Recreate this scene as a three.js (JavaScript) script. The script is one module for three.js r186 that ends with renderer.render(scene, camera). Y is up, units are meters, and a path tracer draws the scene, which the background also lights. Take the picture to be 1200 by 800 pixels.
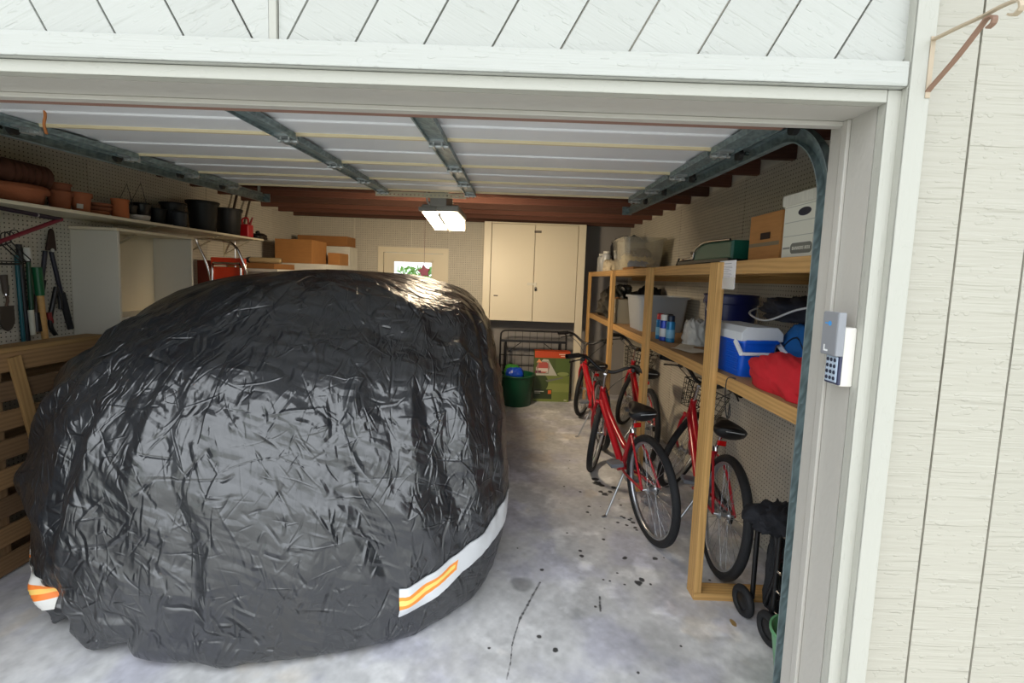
import * as THREE from 'three';
import { mergeGeometries, mergeVertices, toCreasedNormals } from 'three/addons/utils/BufferGeometryUtils.js';
import { RoundedBoxGeometry } from 'three/addons/geometries/RoundedBoxGeometry.js';
import { RectAreaLightUniformsLib } from 'three/addons/lights/RectAreaLightUniformsLib.js';

// ------------------------------------------------------------------ camera, sky, lights, exposure
const scene = new THREE.Scene();
const CAM_H = 1.58, FOC = 540, CX = 600, CY = 371.9;
const camera = new THREE.PerspectiveCamera(2 * Math.atan(400 / FOC) * 180 / Math.PI, 1.5, 0.02, 200);
camera.position.set(0, CAM_H, 0);
camera.rotation.order = 'YXZ';
camera.rotation.set(THREE.MathUtils.degToRad(-4.92), THREE.MathUtils.degToRad(0.1), THREE.MathUtils.degToRad(2.07));
camera.setViewOffset(1200, 800, 0, 400 - CY, 1200, 800);
camera.updateMatrixWorld(true);
scene.add(camera);
const renderer = new THREE.WebGLRenderer();
renderer.toneMapping = THREE.LinearToneMapping;
renderer.toneMappingExposure = 1.8;
renderer.shadowMap.enabled = true;
RectAreaLightUniformsLib.init();
const LAMP = new THREE.Color(1.0, 0.81, 0.57), LAMP_POWER = 135, SKY_LEVEL = 1.5;
{ // overcast sky: zenith brighter than horizon, slow cloud variation
  const w = 256, h = 128, d = new Float32Array(w * h * 4);
  for (let j = 0; j < h; j++) for (let i = 0; i < w; i++) {
    const el = (j + 0.5) / h * Math.PI - Math.PI / 2, az = i / w * Math.PI * 2;
    const s = Math.max(0, Math.sin(el));
    const c = 1 + 0.05 * Math.sin(az * 3 + 4 * el) + 0.04 * Math.sin(az * 7 - 9 * el + 1);
    const L = SKY_LEVEL * (0.75 + 0.45 * s) * c, k = (j * w + i) * 4;
    d[k] = L * 0.95; d[k + 1] = L * 1.0; d[k + 2] = L * 1.05; d[k + 3] = 1;
  }
  const t = new THREE.DataTexture(d, w, h, THREE.RGBAFormat, THREE.FloatType);
  t.mapping = THREE.EquirectangularReflectionMapping; t.magFilter = THREE.LinearFilter; t.needsUpdate = true;
  scene.background = t; scene.environment = t;
}

// ------------------------------------------------------------------ helpers
const V = (x, y, z) => new THREE.Vector3(x, y, z);
function rng(seed) { let a = seed >>> 0; return () => { a = (a + 0x6D2B79F5) | 0; let t = Math.imul(a ^ (a >>> 15), 1 | a); t = (t + Math.imul(t ^ (t >>> 7), 61 | t)) ^ t; return ((t ^ (t >>> 14)) >>> 0) / 4294967296; }; }
const rnd = rng(77);
const ray = (px, py) => V((px - CX) / FOC, -(py - CY) / FOC, -1).applyQuaternion(camera.quaternion);
const at = (d, s) => V(0, CAM_H, 0).addScaledVector(d, s);
const onX = (px, py, x) => { const d = ray(px, py); return at(d, x / d.x); };
const onY = (px, py, y) => { const d = ray(px, py); return at(d, (y - CAM_H) / d.y); };
const onZ = (px, py, z) => { const d = ray(px, py); return at(d, z / d.z); };

const taken = {};
function numbered(n) { if (!(n in taken)) { taken[n] = 0; return n; } taken[n]++; return n + '_' + String(taken[n]).padStart(3, '0'); }
function shadow(o) { o.traverse(c => { if (c.isMesh) { c.castShadow = true; c.receiveShadow = true; } }); return o; }
function norm(g) { // only position/normal/uv, non indexed
  g = g.index ? g.toNonIndexed() : g;
  for (const k of Object.keys(g.attributes)) if (!['position', 'normal', 'uv'].includes(k)) g.deleteAttribute(k);
  if (!g.attributes.normal) g.computeVertexNormals();
  if (!g.attributes.uv) g.setAttribute('uv', new THREE.Float32BufferAttribute(new Float32Array(g.attributes.position.count * 2), 2));
  return g;
}
function merge(a) { if (!Array.isArray(a)) return a; return a.length === 1 ? a[0] : mergeGeometries(a.map(norm), false); }
function uvBox(g, along = 'x') { // uv in metres, u along the grain axis
  g = norm(g); const p = g.attributes.position, uv = g.attributes.uv, n = g.attributes.normal;
  const others = { x: ['y', 'z'], y: ['x', 'z'], z: ['x', 'y'] }[along], get = (A, i, k) => k === 'x' ? A.getX(i) : k === 'y' ? A.getY(i) : A.getZ(i);
  for (let i = 0; i < p.count; i++) {
    const na = Math.abs(get(n, i, along)), n0 = Math.abs(get(n, i, others[0])), n1 = Math.abs(get(n, i, others[1]));
    if (na > n0 && na > n1) uv.setXY(i, get(p, i, others[0]), get(p, i, others[1]));
    else uv.setXY(i, get(p, i, along), n0 > n1 ? get(p, i, others[1]) : get(p, i, others[0]));
  }
  return g;
}
function shiftUV(g, du, dv) { const uv = g.attributes.uv; for (let i = 0; i < uv.count; i++) uv.setXY(i, uv.getX(i) + du, uv.getY(i) + dv); return g; }
function box(x0, x1, y0, y1, z0, z1, along) { // plain box between planes
  const g = new THREE.BoxGeometry(Math.abs(x1 - x0), Math.abs(y1 - y0), Math.abs(z1 - z0)); g.translate((x0 + x1) / 2, (y0 + y1) / 2, (z0 + z1) / 2);
  const w = [Math.abs(x1 - x0), Math.abs(y1 - y0), Math.abs(z1 - z0)];
  return uvBox(g, along || (w[0] >= w[1] && w[0] >= w[2] ? 'x' : w[1] >= w[2] ? 'y' : 'z'));
}
function rbox(x0, x1, y0, y1, z0, z1, r = 0.004, along) {
  const w = [Math.abs(x1 - x0), Math.abs(y1 - y0), Math.abs(z1 - z0)];
  const g = new RoundedBoxGeometry(w[0], w[1], w[2], 1, Math.min(r, Math.min(...w) * 0.45)); g.translate((x0 + x1) / 2, (y0 + y1) / 2, (z0 + z1) / 2);
  return uvBox(g, along || (w[0] >= w[1] && w[0] >= w[2] ? 'x' : w[1] >= w[2] ? 'y' : 'z'));
}
function bar(a, b, r, r2 = r, seg = 8) {
  const d = b.clone().sub(a), g = new THREE.CylinderGeometry(r2, r, d.length(), seg, 1);
  g.applyQuaternion(new THREE.Quaternion().setFromUnitVectors(V(0, 1, 0), d.clone().normalize())); g.translate((a.x + b.x) / 2, (a.y + b.y) / 2, (a.z + b.z) / 2); return norm(g);
}
function tube(pts, r, n = 24, seg = 8, closed = false, tension = 0.5) { return norm(new THREE.TubeGeometry(new THREE.CatmullRomCurve3(pts, closed, 'catmullrom', tension), n, r, seg, closed)); }
function beam(a, b, w, t, up = V(0, 1, 0), along = 'y') { // rectangular bar from a to b, t along "up" side
  const d = b.clone().sub(a), L = d.length(), g = uvBox(new THREE.BoxGeometry(w, L, t), along);
  const y = d.normalize(), x = new THREE.Vector3().crossVectors(y, up).normalize(), z = new THREE.Vector3().crossVectors(x, y);
  g.applyMatrix4(new THREE.Matrix4().makeBasis(x, y, z)); g.translate((a.x + b.x) / 2, (a.y + b.y) / 2, (a.z + b.z) / 2); return g;
}
function lathe(prof, seg = 28) { return norm(new THREE.LatheGeometry(prof.map(p => new THREE.Vector2(p[0], p[1])), seg)); }
function T(g, x, y, z, rx = 0, ry = 0, rz = 0) { g.applyMatrix4(new THREE.Matrix4().compose(V(x, y, z), new THREE.Quaternion().setFromEuler(new THREE.Euler(rx, ry, rz)), V(1, 1, 1))); return g; }
function part(name, geo, m, parent, label) { const o = new THREE.Mesh(merge(geo), m); o.name = name; if (label) o.userData.label = label; parent.add(o); shadow(o); return o; }
function thing(name, label, category, p = [0, 0, 0], turn = 0, group) {
  const o = new THREE.Group(); o.name = numbered(name); o.position.set(...p); o.rotation.y = turn; o.userData = { label, category }; if (group) o.userData.group = group; scene.add(o); return o;
}
function single(name, geo, m, label, category, p = [0, 0, 0], turn = 0, group) {
  const o = new THREE.Mesh(merge(geo), m); o.name = numbered(name); o.position.set(...p); o.rotation.y = turn; o.userData = { label, category }; if (group) o.userData.group = group; scene.add(o); shadow(o); return o;
}
function struct(name, geo, m) { const o = new THREE.Mesh(merge(geo), m); o.name = name; o.userData.kind = 'structure'; scene.add(o); shadow(o); return o; }

// noise
const hash = (x, y, s = 0) => { let h = Math.imul(x | 0, 374761393) + Math.imul(y | 0, 668265263) + Math.imul(s | 0, 1442695041); h = Math.imul(h ^ (h >>> 13), 1274126177); return ((h ^ (h >>> 16)) >>> 0) / 4294967296; };
const sm = t => t * t * (3 - 2 * t), lerp = (a, b, t) => a + (b - a) * t, clamp = (v, a = 0, b = 1) => Math.min(b, Math.max(a, v));
const sstep = (a, b, v) => sm(clamp((v - a) / (b - a)));
function vn(x, y, s, px = 0, py = 0) { // value noise, periodic when px,py given
  const X = Math.floor(x), Y = Math.floor(y), fx = sm(x - X), fy = sm(y - Y), m = (v, p) => p ? ((v % p) + p) % p : v;
  return lerp(lerp(hash(m(X, px), m(Y, py), s), hash(m(X + 1, px), m(Y, py), s), fx), lerp(hash(m(X, px), m(Y + 1, py), s), hash(m(X + 1, px), m(Y + 1, py), s), fx), fy);
}
function fbm(x, y, s, o = 4, px = 0, py = 0) { let v = 0, a = 0.5, t = 0; for (let i = 0; i < o; i++) { v += a * vn(x, y, s + i * 17, px, py); t += a; a *= 0.5; x *= 2; y *= 2; px *= 2; py *= 2; } return v / t; }
function facet(x, y, s) { // piecewise linear noise on a triangle lattice: creases like crumpled sheet
  const u = x + y * 0.57735, v = y * 1.1547, X = Math.floor(u), Y = Math.floor(v), a = u - X, b = v - Y;
  return a + b < 1 ? hash(X, Y, s) * (1 - a - b) + hash(X + 1, Y, s) * a + hash(X, Y + 1, s) * b
    : hash(X + 1, Y + 1, s) * (a + b - 1) + hash(X + 1, Y, s) * (1 - b) + hash(X, Y + 1, s) * (1 - a);
}
function tex(w, h, fn, srgb = true, rep = null) {
  const d = new Uint8Array(w * h * 4);
  for (let j = 0; j < h; j++) for (let i = 0; i < w; i++) { const c = fn((i + 0.5) / w, (j + 0.5) / h), k = (j * w + i) * 4; if (typeof c === 'number') { d[k] = d[k + 1] = d[k + 2] = clamp(c) * 255; } else { d[k] = clamp(c[0]) * 255; d[k + 1] = clamp(c[1]) * 255; d[k + 2] = clamp(c[2]) * 255; } d[k + 3] = 255; }
  const t = new THREE.DataTexture(d, w, h, THREE.RGBAFormat); t.magFilter = THREE.LinearFilter; t.minFilter = THREE.LinearMipmapLinearFilter; t.generateMipmaps = true;
  t.wrapS = t.wrapT = THREE.RepeatWrapping; if (srgb) t.colorSpace = THREE.SRGBColorSpace; if (rep) t.repeat.set(rep[0], rep[1]); t.needsUpdate = true; return t;
}
function canvasTex(w, h, draw) {
  const c = document.createElement('canvas'); c.width = w; c.height = h; draw(c.getContext('2d'), w, h);
  const t = new THREE.CanvasTexture(c); t.colorSpace = THREE.SRGBColorSpace; return t;
}
const M = (color, roughness = 0.7, o = {}) => new THREE.MeshPhysicalMaterial({ color, roughness, ...o });

// ------------------------------------------------------------------ materials
// wood grain, u along the grain, tile 2 m x 0.5 m
const grainFn = (u, v) => { const q = v * 24 + 1.6 * fbm(u * 3, v * 6, 3, 3, 3, 6); const rings = Math.abs((q % 1 + 1) % 1 - 0.5) * 2; const fine = fbm(u * 24, v * 160, 9, 3, 24, 160); return 0.62 * Math.pow(rings, 0.7) + 0.38 * fine; };
const woodMap = tex(1024, 512, (u, v) => { const g = grainFn(u, v), b = fbm(u * 4, v * 4, 31, 3, 4, 4); const k = 0.80 + 0.2 * g + 0.12 * (b - 0.5); return [k, k * (0.97 + 0.03 * g), k * (0.92 + 0.08 * g)]; }, true, [0.5, 2]);
const woodBump = tex(512, 256, (u, v) => grainFn(u, v), false, [0.5, 2]);
const woodM = (c, r = 0.62) => M(c, r, { map: woodMap, bumpMap: woodBump, bumpScale: 0.0006 });
const pine = woodM(0xd4a868), pineB = woodM(0xcda165), pinePly = woodM(0xb08c62, 0.75), joistWood = woodM(0x6f4536, 0.8), ceilWood = woodM(0x5a3b2e, 0.85);
const palletWoods = [0x7d6142, 0x8a6b48, 0x6f563c, 0x94734d].map(c => woodM(c, 0.85));
// rough sawn paint: streaks along u; tile 1 m x 0.5 m
const sawFn = (u, v) => { const warp = 0.012 * fbm(u * 4, v * 8, 5, 3, 4, 8); const a = fbm(u * 3, (v + warp) * 40, 41, 3, 3, 40), b = fbm(u * 14, (v + warp) * 160, 51, 2, 14, 160), c = sstep(0.56, 0.7, fbm(u * 3, (v + warp) * 26, 61, 3, 3, 26)), d = sstep(0.7, 0.78, fbm(u * 40, v * 40, 65, 2, 40, 40)); return 0.4 * a + 0.15 * b + 0.3 * c + 0.25 * d; };
const sawBump = tex(1024, 1024, sawFn, false, [1, 2]);
const siding = M(0xb0ac9f, 0.55, { bumpMap: sawBump, bumpScale: 0.0042 });
const sidingB = M(0xaeaa9d, 0.55, { bumpMap: sawBump, bumpScale: 0.0042 });
const blotFn = (u, v) => 0.6 * fbm(u * 6, v * 6, 71, 4, 6, 6) + 0.4 * fbm(u * 30, v * 60, 75, 3, 30, 60);
const blotBump = tex(512, 512, blotFn, false, [2, 2]);
const gablePaint = M(0xb9bab4, 0.6, { bumpMap: sawBump, bumpScale: 0.0035 }), gablePaintB = M(0xb6b7b1, 0.6, { bumpMap: sawBump, bumpScale: 0.0035 });
const trimPaint = M(0xb5b4aa, 0.5, { bumpMap: sawBump, bumpScale: 0.0016 });
const jambPaint = M(0xb8b4ac, 0.45, { bumpMap: blotBump, bumpScale: 0.0008 });
// pegboard: 8 x 8 holes in 0.2032 m
const pegPat = (u, v) => { const a = (u * 8) % 1 - 0.5, b = (v * 8) % 1 - 0.5; return sstep(0.10, 0.17, Math.hypot(a, b)); };
const PEG = 1 / 0.2032;
const pegMap = tex(256, 256, (u, v) => { const h = pegPat(u, v), n = 0.96 + 0.06 * (fbm(u * 8, v * 8, 15, 3, 8, 8) - 0.5); return [lerp(0.16, 1, h) * n, lerp(0.14, 1, h) * n, lerp(0.12, 1, h) * n]; }, true, [PEG, PEG]);
const pegBump = tex(256, 256, pegPat, false, [PEG, PEG]);
const pegMs = [0xcac4b5, 0xc6c0b1, 0xcdc7b8].map(c => M(c, 0.6, { map: pegMap, bumpMap: pegBump, bumpScale: 0.002 }));
const whitePaint = M(0xd5d0c2, 0.5, { bumpMap: blotBump, bumpScale: 0.0005 }), creamPaint = M(0xe0d6bd, 0.45, { bumpMap: blotBump, bumpScale: 0.0005 });
const greyWall = M(0x8d8a88, 0.8, { bumpMap: blotBump, bumpScale: 0.0008 });
const steel = M(0xb4b8b8, 0.38, { metalness: 0.7 }), galvMap = tex(256, 256, (u, v) => { const k = 0.8 + 0.3 * (facet(u * 9, v * 9, 3) - 0.5); return [k, k, k]; }, true, [6, 6]);
const galv = M(0x9db0b2, 0.4, { metalness: 0.3, map: galvMap }), chrome = M(0xd8d8d8, 0.15, { metalness: 1 }), blackMetal = M(0x101012, 0.4), darkRubber = M(0x16171a, 0.7), blackPlastic = M(0x121315, 0.35), grey = M(0x808286, 0.5);
const doorSteel = M(0xdfe0e2, 0.45), doorEdge = M(0xd9cba6, 0.5);
const fineNoise = tex(256, 256, (u, v) => fbm(u * 32, v * 32, 91, 3, 32, 32), false, [4, 4]);
const clayMs = [0x9a5a3c, 0xa56140, 0x8c5238].map(c => M(c, 0.9, { bumpMap: fineNoise, bumpScale: 0.001 }));
const cardMap = tex(256, 256, (u, v) => { const k = 0.93 + 0.1 * (fbm(u * 4, v * 60, 21, 3, 4, 60) - 0.5) + 0.08 * (fbm(u * 3, v * 3, 27, 3, 3, 3) - 0.5); return [k, k, k]; }, true, [3, 3]);
const cardboard = M(0xb27c44, 0.85, { map: cardMap }), cardboardB = M(0xa06d3b, 0.85, { map: cardMap }), whiteCard = M(0xdfdccf, 0.75, { map: cardMap });
const clothBump = tex(256, 256, (u, v) => 0.5 + 0.25 * Math.sin(u * 402.1) + 0.25 * Math.sin(v * 402.1), false, [4, 4]);
const cloth = c => M(c, 0.85, { bumpMap: clothBump, bumpScale: 0.0004, sheen: 0.3, sheenRoughness: 0.6 });
const clearBin = M(0xf0efe8, 0.12, { transmission: 0.85, thickness: 0, ior: 1.4 }), greyBin = M(0xb9c0c8, 0.35, { transmission: 0.35, thickness: 0 }), milky = M(0xe8e8e4, 0.5, { transmission: 0.4, thickness: 0 });
const red = M(0xb01020, 0.28, { clearcoat: 0.7, clearcoatRoughness: 0.15 });
const frostFilm = M(0xf2f2ee, 0.25, { transmission: 0.4, thickness: 0 });
// ------------------------------------------------------------------ structure
const XL = -2.95, XR = 1.56, ZB = -6.35, ZF = -1.2, ZI = -1.392, OL = -2.09, OR = 0.917, OH = 2.05, CE = 2.5, JB = 2.3;
// floor slab with stains where the photograph shows them
{
  const x0 = XL, x1 = XR, z0 = ZB, z1 = ZF, W = x1 - x0, D = z1 - z0;
  const drips = [];
  const fz = (x, y) => [560 + x / 2.5, 480 + y / 2.5];
  for (const [x, y, r] of [[300, 413, 5], [303, 428, 6], [188, 468, 5], [470, 507, 10], [479, 497, 8], [431, 434, 7], [518, 435, 7], [387, 501, 4], [227, 702, 8], [179, 664, 6], [33, 698, 4], [506, 511, 4], [368, 380, 5], [320, 300, 5], [443, 322, 5], [428, 316, 5], [455, 330, 6], [460, 345, 5], [420, 312, 4], [436, 338, 5], [410, 330, 4], [448, 318, 4], [466, 352, 4], [325, 283, 4], [545, 433, 3], [430, 512, 4], [408, 478, 3], [783, 573, 4], [595, 692, 4], [470, 770, 4], [418, 279, 4], [360, 240, 6], [372, 247, 9], [388, 240, 7], [398, 228, 8], [350, 215, 12], [345, 203, 9], [362, 222, 8], [300, 240, 4]]) { const p = onY(...fz(x, y), 0); drips.push([p.x, p.z, r * 0.0019 * (-p.z) / 2.2]); }
  for (let i = 0; i < 25; i++) drips.push([lerp(-0.1, 1.2, rnd()), lerp(-2, -4.8, rnd()), 0.003 + 0.005 * rnd()]);
  const crack = [[182, 505], [160, 545], [122, 615], [108, 660], [100, 690], [96, 740], [84, 790]].map(q => onY(...fz(...q), 0)), scr = [[357, 547], [359, 590]].map(q => onY(...fz(...q), 0));
  const segs = []; for (let i = 0; i < crack.length - 1; i++) segs.push([crack[i], crack[i + 1], i < 2 ? 0.006 : 0.0028]); segs.push([scr[0], scr[1], 0.006]);
  const patches = [[130, 510, 0.055, 0.75], [295, 597, 0.05, 0.88], [520, 690, 0.14, 0.9], [430, 660, 0.09, 0.94]].map(q => { const p = onY(...fz(q[0], q[1]), 0); return [p.x, p.z, q[2], q[3]]; });
  const leaf = onY(...fz(748, 624), 0);
  const N = 1536, col = new Float32Array(N * N);
  const map = tex(N, N, (u, v) => {
    const x = x0 + u * W, z = z1 - v * D;
    const big = fbm(x * 1.1 + 3, z * 1.1, 201, 4), mid = fbm(x * 5, z * 5, 205, 4), fine = fbm(x * 34, z * 34, 209, 3);
    const wx = x + 0.05 * (fbm(x * 9, z * 9, 260, 3) - 0.5), wz = z + 0.05 * (fbm(x * 9, z * 9, 270, 3) - 0.5);
    let k = 0.775 + 0.12 * (big - 0.5) + 0.16 * (mid - 0.5) + 0.13 * (fine - 0.5);
    const near = sstep(0.44, 0.6, fbm(wx * 1.7, wz * 1.7 + 7, 221, 3)); // worn whitish film, in cloudy flakes
    const flake = sstep(0.45, 0.72, fbm(wx * 9, wz * 9, 225, 5)) * near; k += 0.12 * flake;
    const blue = sstep(0.42, 0.72, fbm(wx * 4.2 + 9, wz * 4.2, 231, 5)); k -= 0.07 * blue;
    let r = k, g = k * 1.0, b = k * (1.0 + 0.05 * blue);
    const rust = sstep(0.6, 0.72, fbm(wx * 3.3 + 40, wz * 3.3, 241, 4)); r += 0.02 * rust; b -= 0.03 * rust;
    let dk = 1;
    for (const [dx, dz, dr] of drips) { const a = x - dx, c = z - dz; if (a * a + c * c < dr * dr * 9) { const q = Math.hypot(a, c) / dr + 0.8 * (fbm(x * 60, z * 60, 281, 2) - 0.5); dk = Math.min(dk, lerp(0.3, 1, sstep(0.75, 1.1, q))); } }
    for (const [dx, dz, dr, am] of patches) { const q = Math.hypot(wx - dx, wz - dz) / dr; if (q < 1.4) dk = Math.min(dk, lerp(am, 1, sstep(0.6, 1.2, q))); }
    for (const [a, c, wdt] of segs) { const vx = c.x - a.x, vz = c.z - a.z, t = clamp(((x - a.x) * vx + (z - a.z) * vz) / (vx * vx + vz * vz)); const q = Math.hypot(x - a.x - t * vx, z - a.z - t * vz) + 0.004 * (fbm(x * 80, z * 80, 291, 2) - 0.5); if (q < wdt * 1.4) dk = Math.min(dk, lerp(0.35, 1, sstep(wdt * 0.4, wdt * 1.2, q)) * 0.5 + 0.5 * lerp(0.4, 1, sstep(0.45, 0.6, fbm(x * 70, z * 70, 295, 2) + q / wdt * 0.3))); }
    r *= dk; g *= dk; b *= dk;
    const lq = Math.hypot((x - leaf.x) * 1.0, (z - leaf.z) * 0.5); if (lq < 0.012) { r = 0.62; g = 0.5; b = 0.3; }
    return [r, g, b];
  });
  map.wrapS = map.wrapT = THREE.ClampToEdgeWrapping;
  const rough = tex(512, 512, (u, v) => { const x = u * W, z = v * D; return 0.42 + 0.35 * fbm(x * 3, z * 3, 301, 4) + 0.15 * fbm(x * 20, z * 20, 305, 2); }, false);
  const bump = tex(512, 512, (u, v) => 0.5 * fbm(u * 12, v * 12, 311, 4, 12, 12) + 0.5 * fbm(u * 128, v * 128, 315, 2, 128, 128), false);
  const m = M(0xffffff, 1, { map, roughnessMap: rough, bumpMap: bump, bumpScale: 0.0015 });
  const g = norm(new THREE.BoxGeometry(W, 0.1, D)); g.translate((x0 + x1) / 2, -0.05, (z0 + z1) / 2);
  for (let i = 0; i < g.attributes.position.count; i++) g.attributes.uv.setXY(i, (g.attributes.position.getX(i) - x0) / W, (z1 - g.attributes.position.getZ(i)) / D);
  struct('floor', g, m);
}
const drive = tex(512, 512, (u, v) => { const k = 0.79 + 0.14 * (fbm(u * 6, v * 6, 401, 5, 6, 6) - 0.5) + 0.1 * (fbm(u * 60, v * 60, 405, 2, 60, 60) - 0.5); return [k, k * 0.99, k * 0.96]; }, true, [0.4, 0.4]);
struct('driveway', box(-5, 4, -0.12, -0.02, ZF, 9), M(0xffffff, 0.85, { map: drive }));
const grassMap = tex(256, 256, (u, v) => { const k = 0.5 + 0.5 * fbm(u * 32, v * 32, 411, 3, 32, 32); return [0.36 * k, 0.46 * k, 0.24 * k]; }, true, [0.5, 0.5]);
struct('ground', box(-40, 40, -0.3, -0.13, -40, 40), M(0xffffff, 1, { map: grassMap }));
// side walls: backing and pegboard panels
const wl = struct('wall_left', box(XL - 0.12, XL - 0.007, -0.1, CE, ZB - 0.1, ZI - 0.001, 'z'), whitePaint);
const wr = struct('wall_right', box(XR + 0.007, XR + 0.12, -0.1, CE, ZB - 0.1, ZI - 0.001, 'z'), whitePaint);
const pegEdges = [ZI - 0.0, -2.0, -3.22, -4.44, -5.66, ZB];
for (let i = 0; i < 5; i++) {
  part('pegboard_panel', box(XL - 0.007, XL, 0.02, JB + 0.02, pegEdges[i] - 0.0025, pegEdges[i + 1] + 0.0025, 'z'), pegMs[i % 3], wl);
  part('pegboard_panel', box(XR, XR + 0.007, 0.02, JB + 0.02, pegEdges[i] - 0.0025, pegEdges[i + 1] + 0.0025, 'z'), pegMs[(i + 1) % 3], wr);
}
// back wall with a door opening
const DX0 = -1.80, DX1 = -0.98, DT = 1.87;
const wb = struct('wall_back', [box(XL - 0.1, DX0, -0.1, CE, ZB - 0.12, ZB - 0.007), box(DX1, XR + 0.1, -0.1, CE, ZB - 0.12, ZB - 0.007), box(DX0, DX1, DT, CE, ZB - 0.12, ZB - 0.007)], whitePaint);
for (const [a, b, y0, y1, k] of [[XL, -2.2, 0.02, CE - 0.02, 0], [-2.195, DX0 - 0.075, 0.02, CE - 0.02, 1], [DX1 + 0.075, -0.36, 0.02, CE - 0.02, 2], [DX0 - 0.075, -1.42, DT + 0.075, CE - 0.02, 1], [-1.415, DX1 + 0.075, DT + 0.075, CE - 0.02, 0]])
  part('pegboard_panel', box(a + 0.002, b - 0.002, y0, y1, ZB - 0.007, ZB), pegMs[k], wb);
part('wall_panel', box(-0.36, XR, 0.0, CE - 0.02, ZB - 0.007, ZB + 0.003), greyWall, wb, 'plain grey painted wall panel behind the cabinet');
{ // back door
  const d = new THREE.Group(); d.name = 'door_1'; d.userData.kind = 'structure'; scene.add(d);
  const s = new THREE.Shape([[DX0 + 0.005, 0.01], [DX1 - 0.005, 0.01], [DX1 - 0.005, DT - 0.005], [DX0 + 0.005, DT - 0.005]].map(p => new THREE.Vector2(...p)));
  const wx0 = -1.665, wx1 = -1.13, wy0 = 1.18, wy1 = 1.755;
  s.holes.push(new THREE.Path([[wx0, wy0], [wx0, wy1], [wx1, wy1], [wx1, wy0]].map(p => new THREE.Vector2(...p))));
  const g = new THREE.ExtrudeGeometry(s, { depth: 0.04, bevelEnabled: false }); g.translate(0, 0, ZB - 0.06);
  const leafm = part('door_leaf', uvBox(g, 'y'), creamPaint, d);
  const c = [box(DX0 - 0.07, DX0, 0, DT + 0.07, ZB - 0.02, ZB + 0.014, 'y'), box(DX1, DX1 + 0.07, 0, DT + 0.07, ZB - 0.02, ZB + 0.014, 'y'), box(DX0, DX1, DT, DT + 0.07, ZB - 0.02, ZB + 0.014)];
  part('door_casing', c, creamPaint, d);
  const t = 0.02; part('window_frame', [box(wx0 - t, wx0 + 0.01, wy0 - t, wy1 + t, ZB - 0.025, ZB - 0.008), box(wx1 - 0.01, wx1 + t, wy0 - t, wy1 + t, ZB - 0.025, ZB - 0.008), box(wx0, wx1, wy1 - 0.01, wy1 + t, ZB - 0.025, ZB - 0.008), box(wx0, wx1, wy0 - t, wy0 + 0.01, ZB - 0.025, ZB - 0.008)], creamPaint, leafm);
  part('window_pane', box(wx0, wx1, wy0, wy1, ZB - 0.044, ZB - 0.040), M(0xffffff, 0.02, { transmission: 1, thickness: 0 }), leafm);
  part('door_knob', T(lathe([[0, 0], [0.012, 0], [0.012, 0.03], [0.027, 0.045], [0.027, 0.06], [0, 0.068]], 16), DX1 - 0.07, 0.95, ZB - 0.02, Math.PI / 2, 0, 0), steel, d);
}
// front wall: core with the door opening, sidings on the outside
const wf = struct('wall_front', [box(-3.6, OL - 0.035, -0.1, 3.4, ZI, ZF - 0.02, 'y'), box(OR + 0.035, 3.2, -0.1, 3.4, ZI, ZF - 0.02, 'y'), box(OL - 0.035, OR + 0.035, OH + 0.03, 3.4, ZI, ZF - 0.02)], whitePaint);
// vertical siding planks on the right (and left) of the opening
const TRX = 1.004; // outer edge of the vertical trim
for (let k = 0; k < 10; k++) { // grooves every 0.176 m, grain across
  const a = k === 0 ? TRX - 0.02 : 1.135 + (k - 1) * 0.176, b = 1.135 + k * 0.176;
  const g = box(a + 0.003, b - 0.003, -0.02, 3.4, ZF - 0.02, ZF - 0.003, 'x'); shiftUV(g, k * 0.37, k * 0.21);
  part('siding_plank', g, k % 2 ? siding : sidingB, wf);
}
for (let k = 0; k < 5; k++) { const b = OL - 0.11 - k * 0.2; part('siding_plank', box(b - 0.197, b, -0.02, 3.4, ZF - 0.02, ZF - 0.003, 'x'), siding, wf); }
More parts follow.
